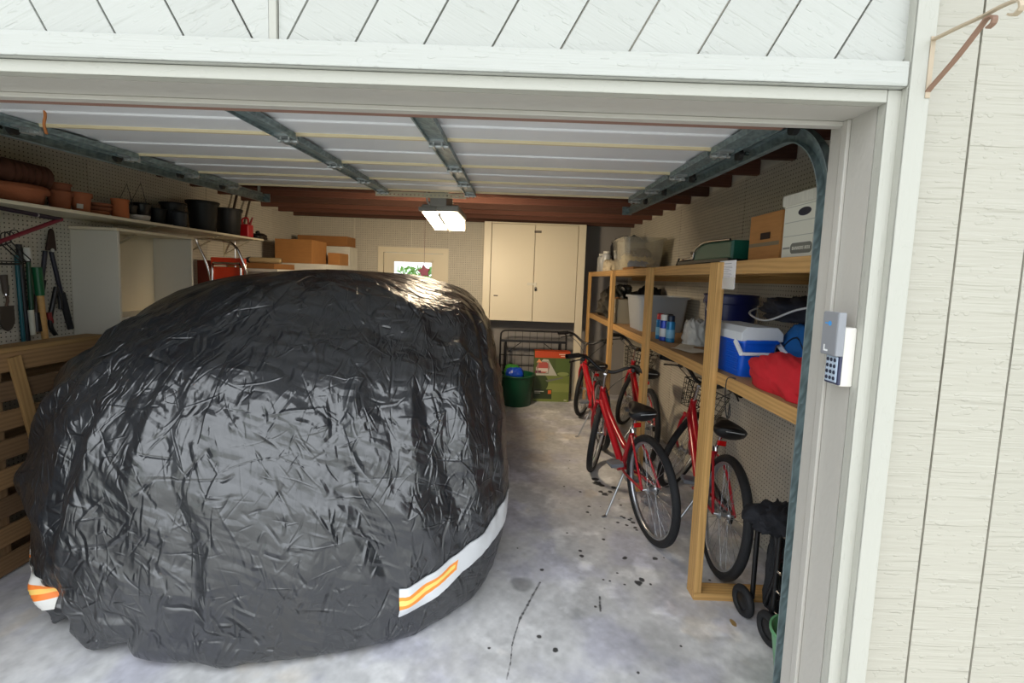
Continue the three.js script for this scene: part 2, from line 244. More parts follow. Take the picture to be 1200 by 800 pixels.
// diagonal siding above the opening, chevron about the centre
const CXM = -0.612, PITCH = 0.171, LEAN = Math.tan(28.5 * Math.PI / 180), GY0 = 2.13, GY1 = 3.4;
function clipPoly(p, n, c) { const o = []; for (let i = 0; i < p.length; i++) { const a = p[i], b = p[(i + 1) % p.length], da = n[0] * a[0] + n[1] * a[1] - c, db = n[0] * b[0] + n[1] * b[1] - c; if (da <= 0) o.push(a); if (da * db < 0) { const t = da / (da - db); o.push([lerp(a[0], b[0], t), lerp(a[1], b[1], t)]); } } return o; }
for (const side of [-1, 1]) {
  for (let k = -1; k < 18; k++) {
    // plank edges: x = CXM + side*(k*PITCH + off) + side*LEAN*(y-GY0)
    const off = (side > 0 ? 0.011 : 0.05) + 0.62 - 4 * PITCH, e0 = k * PITCH + off - 0.62 + 0.003, e1 = (k + 1) * PITCH + off - 0.62 - 0.003, H = GY1 - GY0;
    let poly = [[e0, GY0], [e1, GY0], [e1 + LEAN * H, GY1], [e0 + LEAN * H, GY1]];
    const lo = side > 0 ? 0.003 : 0.02, hi = OR + 0.04 - CXM; poly = clipPoly(poly, [-1, 0], -lo); if (poly.length > 2) poly = clipPoly(poly, [1, 0], hi);
    if (poly.length < 3) continue;
    const s = new THREE.Shape(poly.map(p => new THREE.Vector2(CXM + side * p[0], p[1])));
    const lift = side < 0 ? 0.006 : 0;
    const g = norm(new THREE.ExtrudeGeometry(s, { depth: 0.016, bevelEnabled: false })); g.translate(0, 0, ZF - 0.02 + lift);
    const ang = -side * 28.5 * Math.PI / 180, uv = g.attributes.uv, P = g.attributes.position; // grain across the plank
    for (let i = 0; i < P.count; i++) { const x = P.getX(i), y = P.getY(i); uv.setXY(i, x * Math.cos(ang) + y * Math.sin(ang) + k * 0.31, -x * Math.sin(ang) + y * Math.cos(ang) + k * 0.17); }
    part('siding_plank', g, k % 2 ? gablePaint : gablePaintB, wf);
  }
}
part('batten', box(CXM - 0.018, CXM + 0.0, GY0, GY1, ZF - 0.02, ZF + 0.004, 'y'), trimPaint, wf);
// trims round the opening
struct('trim_1', [rbox(OR, OR + 0.036, -0.02, OH + 0.032, ZF - 0.03, ZF, 0.003, 'y'), rbox(OL - 0.036, OL, -0.02, OH + 0.032, ZF - 0.03, ZF, 0.003, 'y'), rbox(OL, OR, OH, OH + 0.032, ZF - 0.03, ZF, 0.003)], trimPaint);
struct('trim_2', rbox(OL - 0.03, OR + 0.034, OH + 0.033, OH + 0.094, ZF - 0.02, ZF + 0.018, 0.004), gablePaint);
struct('trim_3', rbox(OR + 0.0345, TRX, -0.02, 3.4, ZF - 0.02, ZF + 0.022, 0.004, 'y'), trimPaint);
struct('trim_4', rbox(OL - 0.1, OL - 0.04, -0.02, 3.4, ZF - 0.02, ZF + 0.022, 0.004, 'y'), trimPaint);
// jamb boards, stops, soffit
struct('jamb_right', [box(OR, OR + 0.034, -0.02, OH + 0.02, ZI - 0.004, ZF - 0.031, 'y'), rbox(OR - 0.012, OR, -0.02, OH, -1.345, -1.318, 0.004, 'y'), rbox(OR - 0.006, OR, -0.02, OH, ZI - 0.004, -1.346, 0.002, 'y')], jambPaint);
struct('jamb_left', [box(OL - 0.034, OL, -0.02, OH + 0.02, ZI - 0.004, ZF - 0.031, 'y'), rbox(OL, OL + 0.012, -0.02, OH, -1.345, -1.318, 0.004, 'y')], jambPaint);
struct('jamb_top', [box(OL, OR, OH, OH + 0.03, ZI - 0.004, ZF - 0.031, 'x'), rbox(OL, OR, OH - 0.014, OH, -1.365, -1.337, 0.003, 'x'), rbox(OL, OR, OH - 0.004, OH, ZI - 0.004, -1.366, 0.001, 'x')], jambPaint);
// ceiling deck and joists
const cl = struct('ceiling', box(XL - 0.1, XR + 0.1, CE, CE + 0.03, ZB - 0.1, ZI - 0.001, 'x'), ceilWood);
for (let k = 0; k < 13; k++) { const z = ZB + 0.16 + k * 0.39; part('joist', shiftUV(box(XL, XR, JB, CE, z - 0.019, z + 0.019, 'x'), k * 0.7, k * 0.31), k % 3 ? joistWood : ceilWood, cl); }
struct('roof', box(-3.6, 3.2, CE + 0.9, CE + 0.98, ZB - 0.6, ZF + 0.55), M(0x4a4540, 0.9));
// ------------------------------------------------------------------ overhead garage door, tracks, opener
const doorY = z => 2.14 + 0.027 * (-z - 1.86);
function sweepYZ(path, section) { // section: [x, n] closed polygon swept along path of [y, z]
  const pos = [], uv = [], idx = [], n = section.length; let len = 0;
  path.forEach((p, i) => {
    const a = path[Math.max(0, i - 1)], b = path[Math.min(path.length - 1, i + 1)], dy = b[0] - a[0], dz = b[1] - a[1], L = Math.hypot(dy, dz), ny = -dz / L, nz = dy / L;
    if (i) len += Math.hypot(p[0] - path[i - 1][0], p[1] - path[i - 1][1]);
    section.forEach((s, k) => { pos.push(s[0], p[0] + ny * s[1], p[1] + nz * s[1]); uv.push(len, k * 0.03); });
  });
  for (let i = 0; i < path.length - 1; i++) for (let k = 0; k < n; k++) { const a = i * n + k, b = i * n + (k + 1) % n; idx.push(a, b, a + n, b, b + n, a + n); }
  const g = new THREE.BufferGeometry(); g.setAttribute('position', new THREE.Float32BufferAttribute(pos, 3)); g.setAttribute('uv', new THREE.Float32BufferAttribute(uv, 2)); g.setIndex(idx);
  return toCreasedNormals(g, 0.6);
}
{
  const D0 = -2.07, D1 = 0.87, edges = [-1.60, -1.98, -2.49, -2.95, -3.37], stiles = [D0 + 0.03, -0.965, -0.335, D1 - 0.03];
  const door = thing('garage_door', 'white sectional overhead garage door raised under the ceiling', 'garage door', [0, 0, 0]);
  const tilt = (g) => { const p = g.attributes.position; for (let i = 0; i < p.count; i++) p.setY(i, p.getY(i) + doorY(p.getZ(i))); g.computeVertexNormals(); return g; };
  for (let s = 0; s < 4; s++) {
    const a = edges[s] - 0.003, b = edges[s + 1] + 0.003, L = a - b;
    const g = [box(D0, D1, 0.012, 0.045, b, a, 'x'), box(D0, D1, 0.004, 0.0125, a - 0.10 * L, a, 'x'), rbox(D0, D1, 0.004, 0.02, b, b + 0.45 * L, 0.0075, 'x')];
    const sec = part('door_section', tilt(merge(g)), doorSteel, door);
    part('section_edge', tilt(box(D0, D1, -0.008, 0.004, b - 0.004, b + 0.012, 'x')), doorEdge, sec, 'cream edge strip of the door section');
    for (const x of stiles) {
      const w = x === stiles[0] || x === stiles[3] ? 0.045 : 0.038;
      part('stile', tilt(merge([box(x - w, x + w, -0.012, 0.001, b + 0.01, a - 0.01, 'z'), box(x - w, x - w + 0.006, -0.024, -0.01, b + 0.01, a - 0.01, 'z'), box(x + w - 0.006, x + w, -0.024, -0.01, b + 0.01, a - 0.01, 'z')])), galv, sec, 'galvanised steel stile');
      const z = b + 0.0; // hinge at the joint
      part('hinge', tilt(merge([box(x - 0.034, x + 0.034, -0.02, -0.008, z - 0.045, z + 0.05, 'x'), T(norm(new THREE.CylinderGeometry(0.008, 0.008, 0.08, 10)), x, -0.028, z, 0, 0, Math.PI / 2), box(x - 0.02, x - 0.014, -0.038, -0.01, z - 0.03, z + 0.03, 'z'), box(x + 0.014, x + 0.02, -0.038, -0.01, z - 0.03, z + 0.03, 'z')])), steel, sec, 'steel roller hinge');
    }
  }
  part('bottom_seal', tilt(merge([tube([V(D0, -0.012, edges[0] + 0.014), V(-0.6, -0.012, edges[0] + 0.014), V(D1, -0.012, edges[0] + 0.014)], 0.02, 12, 8), box(D0, D1, -0.006, 0.04, edges[0] - 0.002, edges[0] + 0.008, 'x')])), M(0x8a6a5c, 0.7), door, 'brownish rubber weather seal');
  // end rollers
  for (const sx of [D0 - 0.05, D1 + 0.05]) for (const e of edges.slice(0)) part('roller', T(norm(new THREE.CylinderGeometry(0.022, 0.022, 0.02, 14)), sx, doorY(e) - 0.02, e, 0, 0, Math.PI / 2), M(0x222222, 0.5), door);
}
function track(x, inward, label) {
  const t = thing('door_track', label, 'track', [0, 0, 0], 0, 'garage door tracks');
  const path = [[0.04, -1.45]]; for (let y = 0.2; y < 1.76; y += 0.26) path.push([y, -1.45]);
  const R = 0.27, y0 = doorY(-1.76) - R; for (let k = 0; k <= 14; k++) { const a = k / 14 * Math.PI / 2 * 0.985; path.push([y0 + R * Math.sin(a) - 0.02, -1.45 - R * (1 - Math.cos(a))]); }
  for (const z of [-2.3, -2.9, -3.5, -4.0]) path.push([doorY(z) - 0.022, z]);
  const o = inward, w = 0.026; // channel open towards the door
  const sec = [[x - o * w / 2, -0.026], [x + o * w / 2, -0.026], [x + o * w / 2, 0.026], [x - o * w / 2, 0.026], [x - o * w / 2, 0.020], [x + o * (w / 2 - 0.003), 0.020], [x + o * (w / 2 - 0.003), -0.022], [x - o * w / 2, -0.022]];
  part('rail', sweepYZ(path, sec), galv, t);
  const a = [[x + o * w / 2, 0.0], [x + o * (w / 2 + 0.004), 0.0], [x + o * (w / 2 + 0.004), 0.045], [x + o * (w / 2 + 0.028), 0.045], [x + o * (w / 2 + 0.028), 0.049], [x + o * w / 2, 0.049]];
  part('reinforcing_angle', sweepYZ([[doorY(-2.0) - 0.02, -2.0], [doorY(-3) - 0.02, -3.0], [doorY(-4) - 0.02, -4.0]], a), galv, t);
  part('jamb_angle', [box(x + o * w / 2, x + o * (w / 2 + 0.004), 0.04, 1.85, -1.475, -1.405, 'y'), box(x + o * w / 2, x + o * (w / 2 + 0.03), 0.04, 1.85, -1.409, -1.405, 'y')], galv, t);
  part('hanger_strap', [box(x + o * 0.014, x + o * 0.018, doorY(-3.95) - 0.02, 2.42, -3.97, -3.93, 'y'), box(x - o * 0.02, x + o * 0.05, 2.28, 2.32, -3.955, -3.945, 'x')], galv, t);
  part('end_bracket', [box(x - o * 0.05, x + o * 0.03, doorY(-4) - 0.05, doorY(-4) + 0.02, -4.004, -3.996, 'x')], galv, t);
  for (const z of [-1.95, -2.5, -2.98, -3.4]) part('bolt', T(norm(new THREE.CylinderGeometry(0.008, 0.008, 0.016, 8)), x - o * 0.014, doorY(z) - 0.02, z, 0, 0, Math.PI / 2), chrome, t);
}
track(0.951, 1, 'galvanised garage door track curving down beside the wooden shelves');
track(-2.16, -1, 'galvanised garage door track above the flower pot shelf');
single('spring', tube([V(0.93, 2.19, -1.62), V(0.9, 2.2, -1.62), V(0.6, 2.2, -1.62)], 0.022, 8, 10), galv, 'short steel torsion bar end behind the door header', 'spring');
{ // perforated hanging angle for the opener
  const a = onZ(441, 219, -3.47), b = onZ(547, 222, -3.47), L = b.x - a.x;
  const s = new THREE.Shape([[0, 0], [L, 0], [L, 0.036], [0, 0.036]].map(p => new THREE.Vector2(...p)));
  for (let k = 0; k < 22; k++) { const h = new THREE.Path(); h.absellipse(0.02 + k * (L - 0.04) / 21, 0.017, 0.007, 0.0045, 0, Math.PI * 2); s.holes.push(h); }
  const g = new THREE.ExtrudeGeometry(s, { depth: 0.003, bevelEnabled: false, curveSegments: 6 });
  const o = thing('perforated_angle', 'pale perforated steel angle hung across above the opener', 'bracket', [a.x, (a.y + b.y) / 2 - 0.07, -3.45]);
  part('face', uvBox(g), M(0xc9c4ac, 0.5, { metalness: 0.3 }), o); part('flange', box(0, L, 0.033, 0.036, -0.03, 0), galv, o);
  part('strap', [box(0.03, 0.034, 0.03, 0.2, -0.02, 0.0, 'y')], galv, o); part('strap', [box(L - 0.04, L - 0.036, 0.03, 0.2, -0.02, 0.0, 'y')], galv, o);
}
{ // opener head with two lit lenses
  const cx = -0.60, o = thing('door_opener', 'grey garage door opener with two glowing lamp lenses', 'opener', [cx, 2.04, -3.6]);
  part('housing', [rbox(-0.075, 0.055, 0.07, 0.19, -0.40, -0.02, 0.012), rbox(-0.14, 0.15, 0.035, 0.085, -0.62, -0.03, 0.012)], M(0x9b9a95, 0.5), o);
  part('front_flap', rbox(-0.16, -0.02, 0.03, 0.062, -0.06, -0.01, 0.006), M(0x8f8e8a, 0.5), o);
  part('conduit', tube([V(-0.09, 0.24, -0.05), V(-0.1, 0.16, -0.03), V(-0.09, 0.1, -0.03), V(-0.06, 0.08, -0.03)], 0.008, 16, 8), M(0xb8b8b4, 0.4), o);
  part('hanger', [box(-0.07, -0.05, 0.19, 0.46, -0.12, -0.1, 'y'), box(0.04, 0.06, 0.19, 0.46, -0.12, -0.1, 'y')], galv, o);
  const glow = new THREE.MeshStandardMaterial({ color: 0xfff0d8, emissive: LAMP, emissiveIntensity: 10, roughness: 0.4 });
  for (const s of [-1, 1]) {
    const c = s * 0.072 - 0.003;
    const a = V(c, 0.026, -0.05), b = V(c, -0.04, -0.62);
    part('lamp_lens', beam(a, b, 0.118, 0.012, V(1, 0, 0).cross(V(0, 1, 0)).set(0, 1, 0), 'y'), glow, o, 'glowing warm white lamp lens');
const l = new THREE.RectAreaLight(LAMP, LAMP_POWER, 0.1, 0.5); l.position.set(cx + c, 2.04 - 0.035, -3.6 - 0.335); l.name = 'opener_lamp_light'; l.lookAt(cx + c, 2.04 - 0.035 - 1, -3.6 - 0.335 - 1.0); scene.add(l);
  }
  part('lens_divider', beam(V(-0.003, 0.012, -0.05), V(-0.003, -0.056, -0.62), 0.016, 0.022, V(0, 1, 0)), M(0x6b6862, 0.5), o);
  part('end_cap', rbox(-0.14, 0.14, -0.055, 0.04, -0.635, -0.62, 0.004), M(0xa5a39d, 0.5), o);
}
{ // maroon star on a string
  const p = onZ(497, 318, -4.9), o = thing('hanging_star', 'small maroon star hanging on a string before the back door window', 'ornament', [p.x, p.y, p.z]);
  const s = new THREE.Shape(); for (let k = 0; k < 10; k++) { const r = k % 2 ? 0.036 : 0.066, a = k / 10 * Math.PI * 2 + 0.45; (k ? s.lineTo : s.moveTo).call(s, r * Math.cos(a), r * Math.sin(a)); } s.closePath();
  const g = new THREE.ExtrudeGeometry(s, { depth: 0.014, bevelEnabled: true, bevelSize: 0.004, bevelThickness: 0.004, bevelSegments: 2 }); g.translate(0, 0, -0.007);
  part('star', norm(g), M(0x4e0e2a, 0.6), o); part('string', bar(V(0, 0.04, 0), V(0, CE - p.y - 0.01, 0), 0.0018, 0.0018, 5), M(0x5a3030, 0.8), o);
}
// ------------------------------------------------------------------ covered car
function lumpy(w, h, d, seed, amp = 0.12, freq = 2.2, flat = 0.25, seg = 40) { // soft bundle resting on y = 0
  const g = new THREE.SphereGeometry(0.5, seg, Math.round(seg * 0.7)), p = g.attributes.position;
  for (let i = 0; i < p.count; i++) {
    const n = V(p.getX(i), p.getY(i), p.getZ(i)).normalize();
    const sq = 0.5 / Math.pow(Math.abs(n.x) ** 3 + Math.abs(n.y) ** 3 + Math.abs(n.z) ** 3, 1 / 3);
    const az = n.x * 3.1 + n.z * 2.7, k = 1 + amp * (fbm(az * freq + 9, n.y * freq * 2 + n.z * freq, seed, 3) - 0.5) * 2 + amp * 0.8 * (facet(n.x * 3 * freq + n.y * freq, n.z * 3 * freq - n.y * freq * 1.5, seed + 5) - 0.5);
    let y = n.y * sq * k; if (y < -0.5 + flat) y = -0.5 + flat;
    p.setXYZ(i, n.x * sq * k * w, (y + 0.5 - flat) / (1 - flat) * h, n.z * sq * k * d);
  }
  g.computeVertexNormals(); return mergeVertices(g, 1e-5);
}
{
  const cx = -1.178;
  //        y     w     zN     zF
  const R = [[0.12, 1.0, -1.86, -5.5], [0.025, 1.08, -1.72, -5.6], [0.05, 1.12, -1.665, -5.68], [0.16, 1.145, -1.645, -5.72], [0.32, 1.16, -1.63, -5.74], [0.52, 1.165, -1.63, -5.74], [0.74, 1.15, -1.65, -5.72], [0.93, 1.12, -1.70, -5.66], [1.08, 1.085, -1.79, -5.58], [1.20, 1.045, -1.94, -5.46], [1.31, 0.985, -2.13, -5.3], [1.41, 0.90, -2.28, -4.95], [1.49, 0.76, -2.44, -4.6], [1.545, 0.56, -2.6, -4.15], [1.578, 0.30, -2.75, -3.65], [1.59, 0.001, -2.88, -3.25]];
  const cum = [0]; for (let i = 1; i < R.length; i++) cum.push(cum[i - 1] + Math.hypot(R[i][0] - R[i - 1][0], R[i][2] - R[i - 1][2]));
  const total = cum[cum.length - 1], cr = (a, b, c, d, t) => 0.5 * (2 * b + (c - a) * t + (2 * a - 5 * b + 4 * c - d) * t * t + (3 * b - a - 3 * c + d) * t * t * t);
  const prof = m => { let i = 0; while (i < cum.length - 2 && cum[i + 1] < m) i++; const t = clamp((m - cum[i]) / (cum[i + 1] - cum[i])); const q = k => R[clamp(k, 0, R.length - 1)]; return [0, 1, 2, 3].map(j => cr(q(i - 1)[j], q(i)[j], q(i + 1)[j], q(i + 2)[j], t)); };
  // columns: u in metres round the outline: near cap -1.6..1.6, right side 1.6..4.4, left -1.6..-4.4, far cap closes
  const cols = []; for (let k = 0; k <= 400; k++) cols.push(-1.6 + 3.2 * k / 400); for (let k = 1; k <= 110; k++) cols.push(1.6 + 2.8 * k / 110); for (let k = 1; k <= 40; k++) cols.push(4.4 + 3.2 * k / 40); for (let k = 1; k < 60; k++) cols.push(7.6 + 2.8 * k / 60);
  const base = (u, m) => {
    const [y, w0, zN, zF] = prof(m), w = Math.max(0.0005, w0), Rc = Math.min(0.78, 0.35 + 0.5 * w), Rf = 0.5 * Math.min(1, w + 0.2);
    if (u > 7.6) u -= 12; // left side, -4.4..-1.6
    if (u >= -1.6 && u <= 1.6) { const th = u / 1.6 * Math.PI / 2; const s = Math.sin(th), c = Math.cos(th); return V(cx + w * Math.sign(s) * Math.pow(Math.abs(s), 0.97), y, zN - Rc * (1 - Math.pow(Math.max(0, c), 0.97))); }
    const tap = q => 1 - 0.2 * q ** 1.4; if (u > 1.6 && u <= 4.4) return V(cx + w * tap((u - 1.6) / 2.8), y, lerp(zN - Rc, zF + Rf, (u - 1.6) / 2.8));
    if (u < -1.6) return V(cx - w * tap((-1.6 - u) / 2.8), y, lerp(zN - Rc, zF + Rf, (-1.6 - u) / 2.8));
    const th = (u - 4.4) / 3.2 * Math.PI; return V(cx + w * tap(1) * Math.cos(th), y, zF + Rf - Rf * Math.sin(th));
  };
  const folds = [ // [u0,m0, u1,m1, height, width] ridges and creases in the sheet
    [-0.10, 1.35, -0.02, 0.35, -0.028, 0.035], [-0.16, 1.30, -0.10, 0.30, 0.022, 0.05], [0.02, 1.2, 0.12, 0.2, 0.024, 0.05], [-0.55, 1.5, -1.05, 0.75, 0.05, 0.06], [-0.62, 1.45, -1.15, 0.6, -0.04, 0.045], [-0.75, 1.7, -1.35, 1.1, 0.045, 0.06], [-0.85, 1.62, -1.42, 0.95, -0.03, 0.04], [-0.35, 1.2, -0.62, 0.35, 0.03, 0.05], [-0.42, 1.15, -0.70, 0.3, -0.03, 0.04],
    [0.45, 1.5, 0.62, 0.45, -0.03, 0.035], [0.52, 1.5, 0.72, 0.4, 0.03, 0.05], [0.7, 1.6, 0.86, 0.5, 0.03, 0.05], [0.8, 1.6, 0.95, 0.6, -0.022, 0.035], [0.28, 1.3, 0.42, 0.5, 0.02, 0.04], [1.05, 1.7, 1.1, 0.6, 0.025, 0.06], [1.3, 1.8, 1.35, 0.6, -0.025, 0.05],
    [0.0, 2.3, -0.35, 1.45, 0.018, 0.05], [0.25, 2.2, 0.55, 1.5, 0.02, 0.05], [-0.4, 2.2, -0.8, 1.5, 0.02, 0.06], [0.6, 2.1, 0.9, 1.4, 0.016, 0.05], [-0.05, 1.42, 0.5, 1.34, 0.02, 0.07], [-0.6, 1.36, -0.05, 1.42, 0.02, 0.07], [-1.2, 0.5, -0.9, 0.25, 0.03, 0.05], [-0.55, 0.42, -0.42, 0.2, 0.05, 0.05], [-0.72, 0.42, -0.75, 0.2, 0.05, 0.05], [-0.64, 0.4, -0.6, 0.2, -0.07, 0.06], [-0.3, 0.4, -0.25, 0.18, -0.04, 0.05],
    [1.9, 1.7, 1.9, 0.3, 0.02, 0.06], [2.3, 1.7, 2.25, 0.3, -0.02, 0.06], [2.8, 1.7, 2.8, 0.3, 0.02, 0.06], [3.4, 1.6, 3.4, 0.3, -0.02, 0.06]];
  const disp = (u, m) => {
    const up = sstep(1.35, 2.1, m), k = lerp(1, 0.38, up), wx = u + 0.10 * (fbm(u * 2.3, m * 2.3, 501, 3) - 0.5), wm = m + 0.16 * (fbm(u * 2 + 9, m * 2, 511, 3) - 0.5);
    const a = wx * 0.86 + wm * 0.34, b = wm * 0.86 - wx * 0.34; // creases run on the slant
    let d = 0.05 * (fbm(u * 1.6, m * 1.3, 520, 2) - 0.5) + 0.045 * (facet(a * 3.1, b * 2.2, 531) - 0.5) + k * (0.026 * (facet(a * 7 + 3, b * 4, 541) - 0.5) + 0.011 * (facet(b * 13, a * 8, 551) - 0.5) + 0.004 * (facet(a * 27, b * 18, 561) - 0.5));
    for (const [u0, m0, u1, m1, h, w] of folds) { const vx = u1 - u0, vm = m1 - m0, L2 = vx * vx + vm * vm; let t = ((u - u0) * vx + (m - m0) * vm) / L2; if (t < -0.25 || t > 1.25) continue; const bend = 0.05 * Math.sin(t * 5 + u0 * 20), px = u - u0 - clamp(t) * vx - bend, pm = m - m0 - clamp(t) * vm; const q = Math.hypot(px, pm) / w; if (q < 3) d += 0.8 * h * Math.max(0, 1 - q * 0.62) * (1 - sstep(0.85, 1.25, t)) * sstep(-0.25, 0.15, t); }
    return d * (1 - 0.85 * sstep(total - 0.3, total, m));
  };
  const rowsN = 250, nC = cols.length, P = [];
  for (let r = 0; r <= rowsN; r++) {
    const m = total * r / rowsN, row = [];
    for (let c = 0; c < nC; c++) {
      const u = cols[c], e = 0.01, p = base(u, m), pu = base(u + (u < 7.59 || u > 7.6 ? e : -e), m).sub(base(u - (u > -1.6 ? e : 0), m)), pm = base(u, Math.min(total, m + e)).sub(base(u, Math.max(0, m - e)));
      const n = pu.cross(pm).normalize(); if (!(n.lengthSq() > 0.5)) n.set(0, 1, 0);
      const uu = u > 7.6 ? u - 12 : u; p.addScaledVector(n, disp(uu, m)); if (p.y < 0.012) p.y = 0.012 + 0.2 * (p.y > 0 ? p.y : 0); row.push(p);
    }
    P.push(row);
  }
  const pos = [], uv = [], idx = [];
  for (let r = 0; r <= rowsN; r++) for (let c = 0; c < nC; c++) { const p = P[r][c]; pos.push(p.x, p.y, p.z); uv.push(cols[c], total * r / rowsN); }
  for (let r = 0; r < rowsN; r++) for (let c = 0; c < nC; c++) { const c2 = (c + 1) % nC, a = r * nC + c, b = r * nC + c2; idx.push(a, b, a + nC, b, b + nC, a + nC); }
  const g = new THREE.BufferGeometry(); g.setAttribute('position', new THREE.Float32BufferAttribute(pos, 3)); g.setAttribute('uv', new THREE.Float32BufferAttribute(uv, 2)); g.setIndex(idx); g.computeVertexNormals();
  // crumple relief: creased facets at several sizes, as a normal map over 3.4 m of sheet
  const NT = 2048, SP = 3.4, hf = new Float32Array(NT * NT);
  for (let j = 0; j < NT; j++) for (let i = 0; i < NT; i++) {
    const u = (i + 0.5) / NT * SP, m = (j + 0.5) / NT * SP, w1 = 0.5 * (facet(u * 5, m * 5, 601) - 0.5), w2 = 0.5 * (facet(u * 6 + 5, m * 6, 603) - 0.5);
    const a = u * 0.88 + m * 0.3 + 0.12 * w1, b = m * 0.88 - u * 0.3 + 0.12 * w2, c = u * 0.7 - m * 0.6 + 0.08 * w2, d = m * 0.7 + u * 0.6 + 0.08 * w1;
    hf[j * NT + i] = 0.020 * facet(a * 8, b * 4, 611) + 0.013 * facet(c * 15, d * 10, 621) + 0.006 * facet(a * 34, b * 24, 631) + 0.0016 * facet(d * 62, c * 46, 641);
  }
  { // single creases pressed into the film
    const r = rng(4242), px = NT / SP;
    for (let n = 0; n < 6500; n++) {
      const u = r() * SP, m = r() * SP, up = m > 1.9 && m < 3.0; if (up && r() > 0.3) continue;
      const th = r() < 0.55 ? Math.PI / 2 + (r() - 0.5) * 1.3 : r() * Math.PI, L = 0.035 + 0.24 * r() * r(), w = 0.004 + 0.012 * r() * r(), A = w * (0.2 + 0.6 * r()) * (r() < 0.5 ? 1 : -1), kind = r(), bend = (r() - 0.5) * 0.3;
      const ct = Math.cos(th), st = Math.sin(th), R = Math.ceil((L / 2 + w) * px), ci = u * px, cj = m * px;
      const ex = Math.ceil((Math.abs(ct) * L / 2 + w * 2 + 0.1 * L) * px), ey = Math.ceil((Math.abs(st) * L / 2 + w * 2 + 0.1 * L) * px);
      for (let j = Math.floor(cj - ey); j <= cj + ey; j++) for (let i = Math.floor(ci - ex); i <= ci + ex; i++) {
        const x = (i - ci) / px, y = (j - cj) / px, t = (x * ct + y * st) / (L / 2); if (t < -1 || t > 1) continue;
        const d = (-x * st + y * ct + bend * L * (t * t - 0.5) * 0.5) / w; if (d < -1 || d > 1) continue;
        hf[(((j % NT) + NT) % NT) * NT + ((i % NT) + NT) % NT] += A * (1 - t * t) * (kind < 0.6 ? 1 - Math.abs(d) : d < 0 ? (1 + d) : (1 - d) * (1 - d));
      }
    }
  }
  const nmap = tex(NT, NT, (u, v) => { const i = Math.floor(u * NT), j = Math.floor(v * NT), q = 2 * SP / NT, gx = (hf[j * NT + (i + 1) % NT] - hf[j * NT + (i + NT - 1) % NT]) / q, gy = (hf[((j + 1) % NT) * NT + i] - hf[((j + NT - 1) % NT) * NT + i]) / q, l = 1 / Math.hypot(gx, gy, 1); return [0.5 - 0.5 * gx * l, 0.5 - 0.5 * gy * l, 0.5 + 0.5 * l]; }, false, [1 / SP, 1 / SP]);
  const car = thing('car_cover', 'crinkled black plastic cover draped over a parked car', 'car cover');
  const sheet = M(0x222428, 0.3, { normalMap: nmap, normalScale: new THREE.Vector2(0.9, 0.9), ior: 1.95 });
  part('cover_sheet', g, sheet, car);
  // reflective bands sewn along the lower sides of the sheet
  const sample = (r, c) => { const r0 = Math.floor(r), c0 = Math.floor(c), fr = r - r0, fc = c - c0, w = k => ((k % nC) + nC) % nC; return P[r0][w(c0)].clone().lerp(P[r0][w(c0 + 1)], fc).lerp(P[r0 + 1][w(c0)].clone().lerp(P[r0 + 1][w(c0 + 1)], fc), fr); };
  const normalAt = (r, c) => sample(r, c + 2).sub(sample(r, c - 2)).cross(sample(r + 2, c).sub(sample(r - 2, c))).normalize();
  const rowOf = y => { let m = cum[2]; while (prof(m)[0] < y) m += 0.002; return m / total * rowsN; };
  const colOf = u => u < -1.6 ? 550 + (u + 4.4) / 2.8 * 60 : u <= 1.6 ? (u + 1.6) / 3.2 * 400 : 400 + (u - 1.6) / 2.8 * 110;
  function band(u0, u1, yf, n, ulen, m, label) { // from u0 to u1, yf(u) = [centre height, half width]
    const NU = n, NV = 10, bp = [], bu = [], bi = [];
    for (const lift of [0.006, 0.002]) for (let i = 0; i <= NU; i++) for (let j = 0; j <= NV; j++) { const u = lerp(u0, u1, i / NU), [yc, hw] = yf(u), r = rowOf(yc + hw * (2 * j / NV - 1)), c = colOf(u); const p = sample(r, c).addScaledVector(normalAt(r, c), lift); bp.push(p.x, p.y, p.z); bu.push((u - u0) * (u1 > u0 ? 1 : -1) * ulen, j / NV); }
    const S = (NU + 1) * (NV + 1), id = (i, j, l) => l * S + i * (NV + 1) + j;
    for (let i = 0; i < NU; i++) for (let j = 0; j < NV; j++) { bi.push(id(i, j, 0), id(i + 1, j, 0), id(i, j + 1, 0), id(i + 1, j, 0), id(i + 1, j + 1, 0), id(i, j + 1, 0)); bi.push(id(i, j, 1), id(i, j + 1, 1), id(i + 1, j, 1), id(i + 1, j, 1), id(i, j + 1, 1), id(i + 1, j + 1, 1)); }
    const bg = new THREE.BufferGeometry(); bg.setAttribute('position', new THREE.Float32BufferAttribute(bp, 3)); bg.setAttribute('uv', new THREE.Float32BufferAttribute(bu, 2)); bg.setIndex(bi); bg.computeVertexNormals();
    part('reflective_band', bg, m, car, label);
  }
  const silver = M(0xc6c8ca, 0.4), bandMap = canvasTex(512, 128, (x, w, h) => { x.fillStyle = '#dcdee0'; x.fillRect(0, 0, w, h); x.fillStyle = '#ff9a3c'; x.fillRect(0, 34, 150, 52); x.fillStyle = '#ffe27a'; x.fillRect(0, 50, 144, 20); });
  const printed = M(0xffffff, 0.4, { map: bandMap }), allOrange = canvasTex(64, 64, (x, w, h) => { x.fillStyle = '#e8e6e0'; x.fillRect(0, 0, w, h); x.fillStyle = '#ff8a3a'; x.fillRect(0, 14, w, 30); x.fillStyle = '#ffd070'; x.fillRect(0, 24, w, 9); });
  const yR = u => [lerp(0.225, 0.40, sstep(0.6, 1.55, u)), 0.064], yL = u => [lerp(0.19, 0.30, sstep(1.2, 2.4, -u)), 0.066];
  band(0.70, 4.2, yR, 300, 1.0, printed, 'silver reflective band with orange and yellow bars');
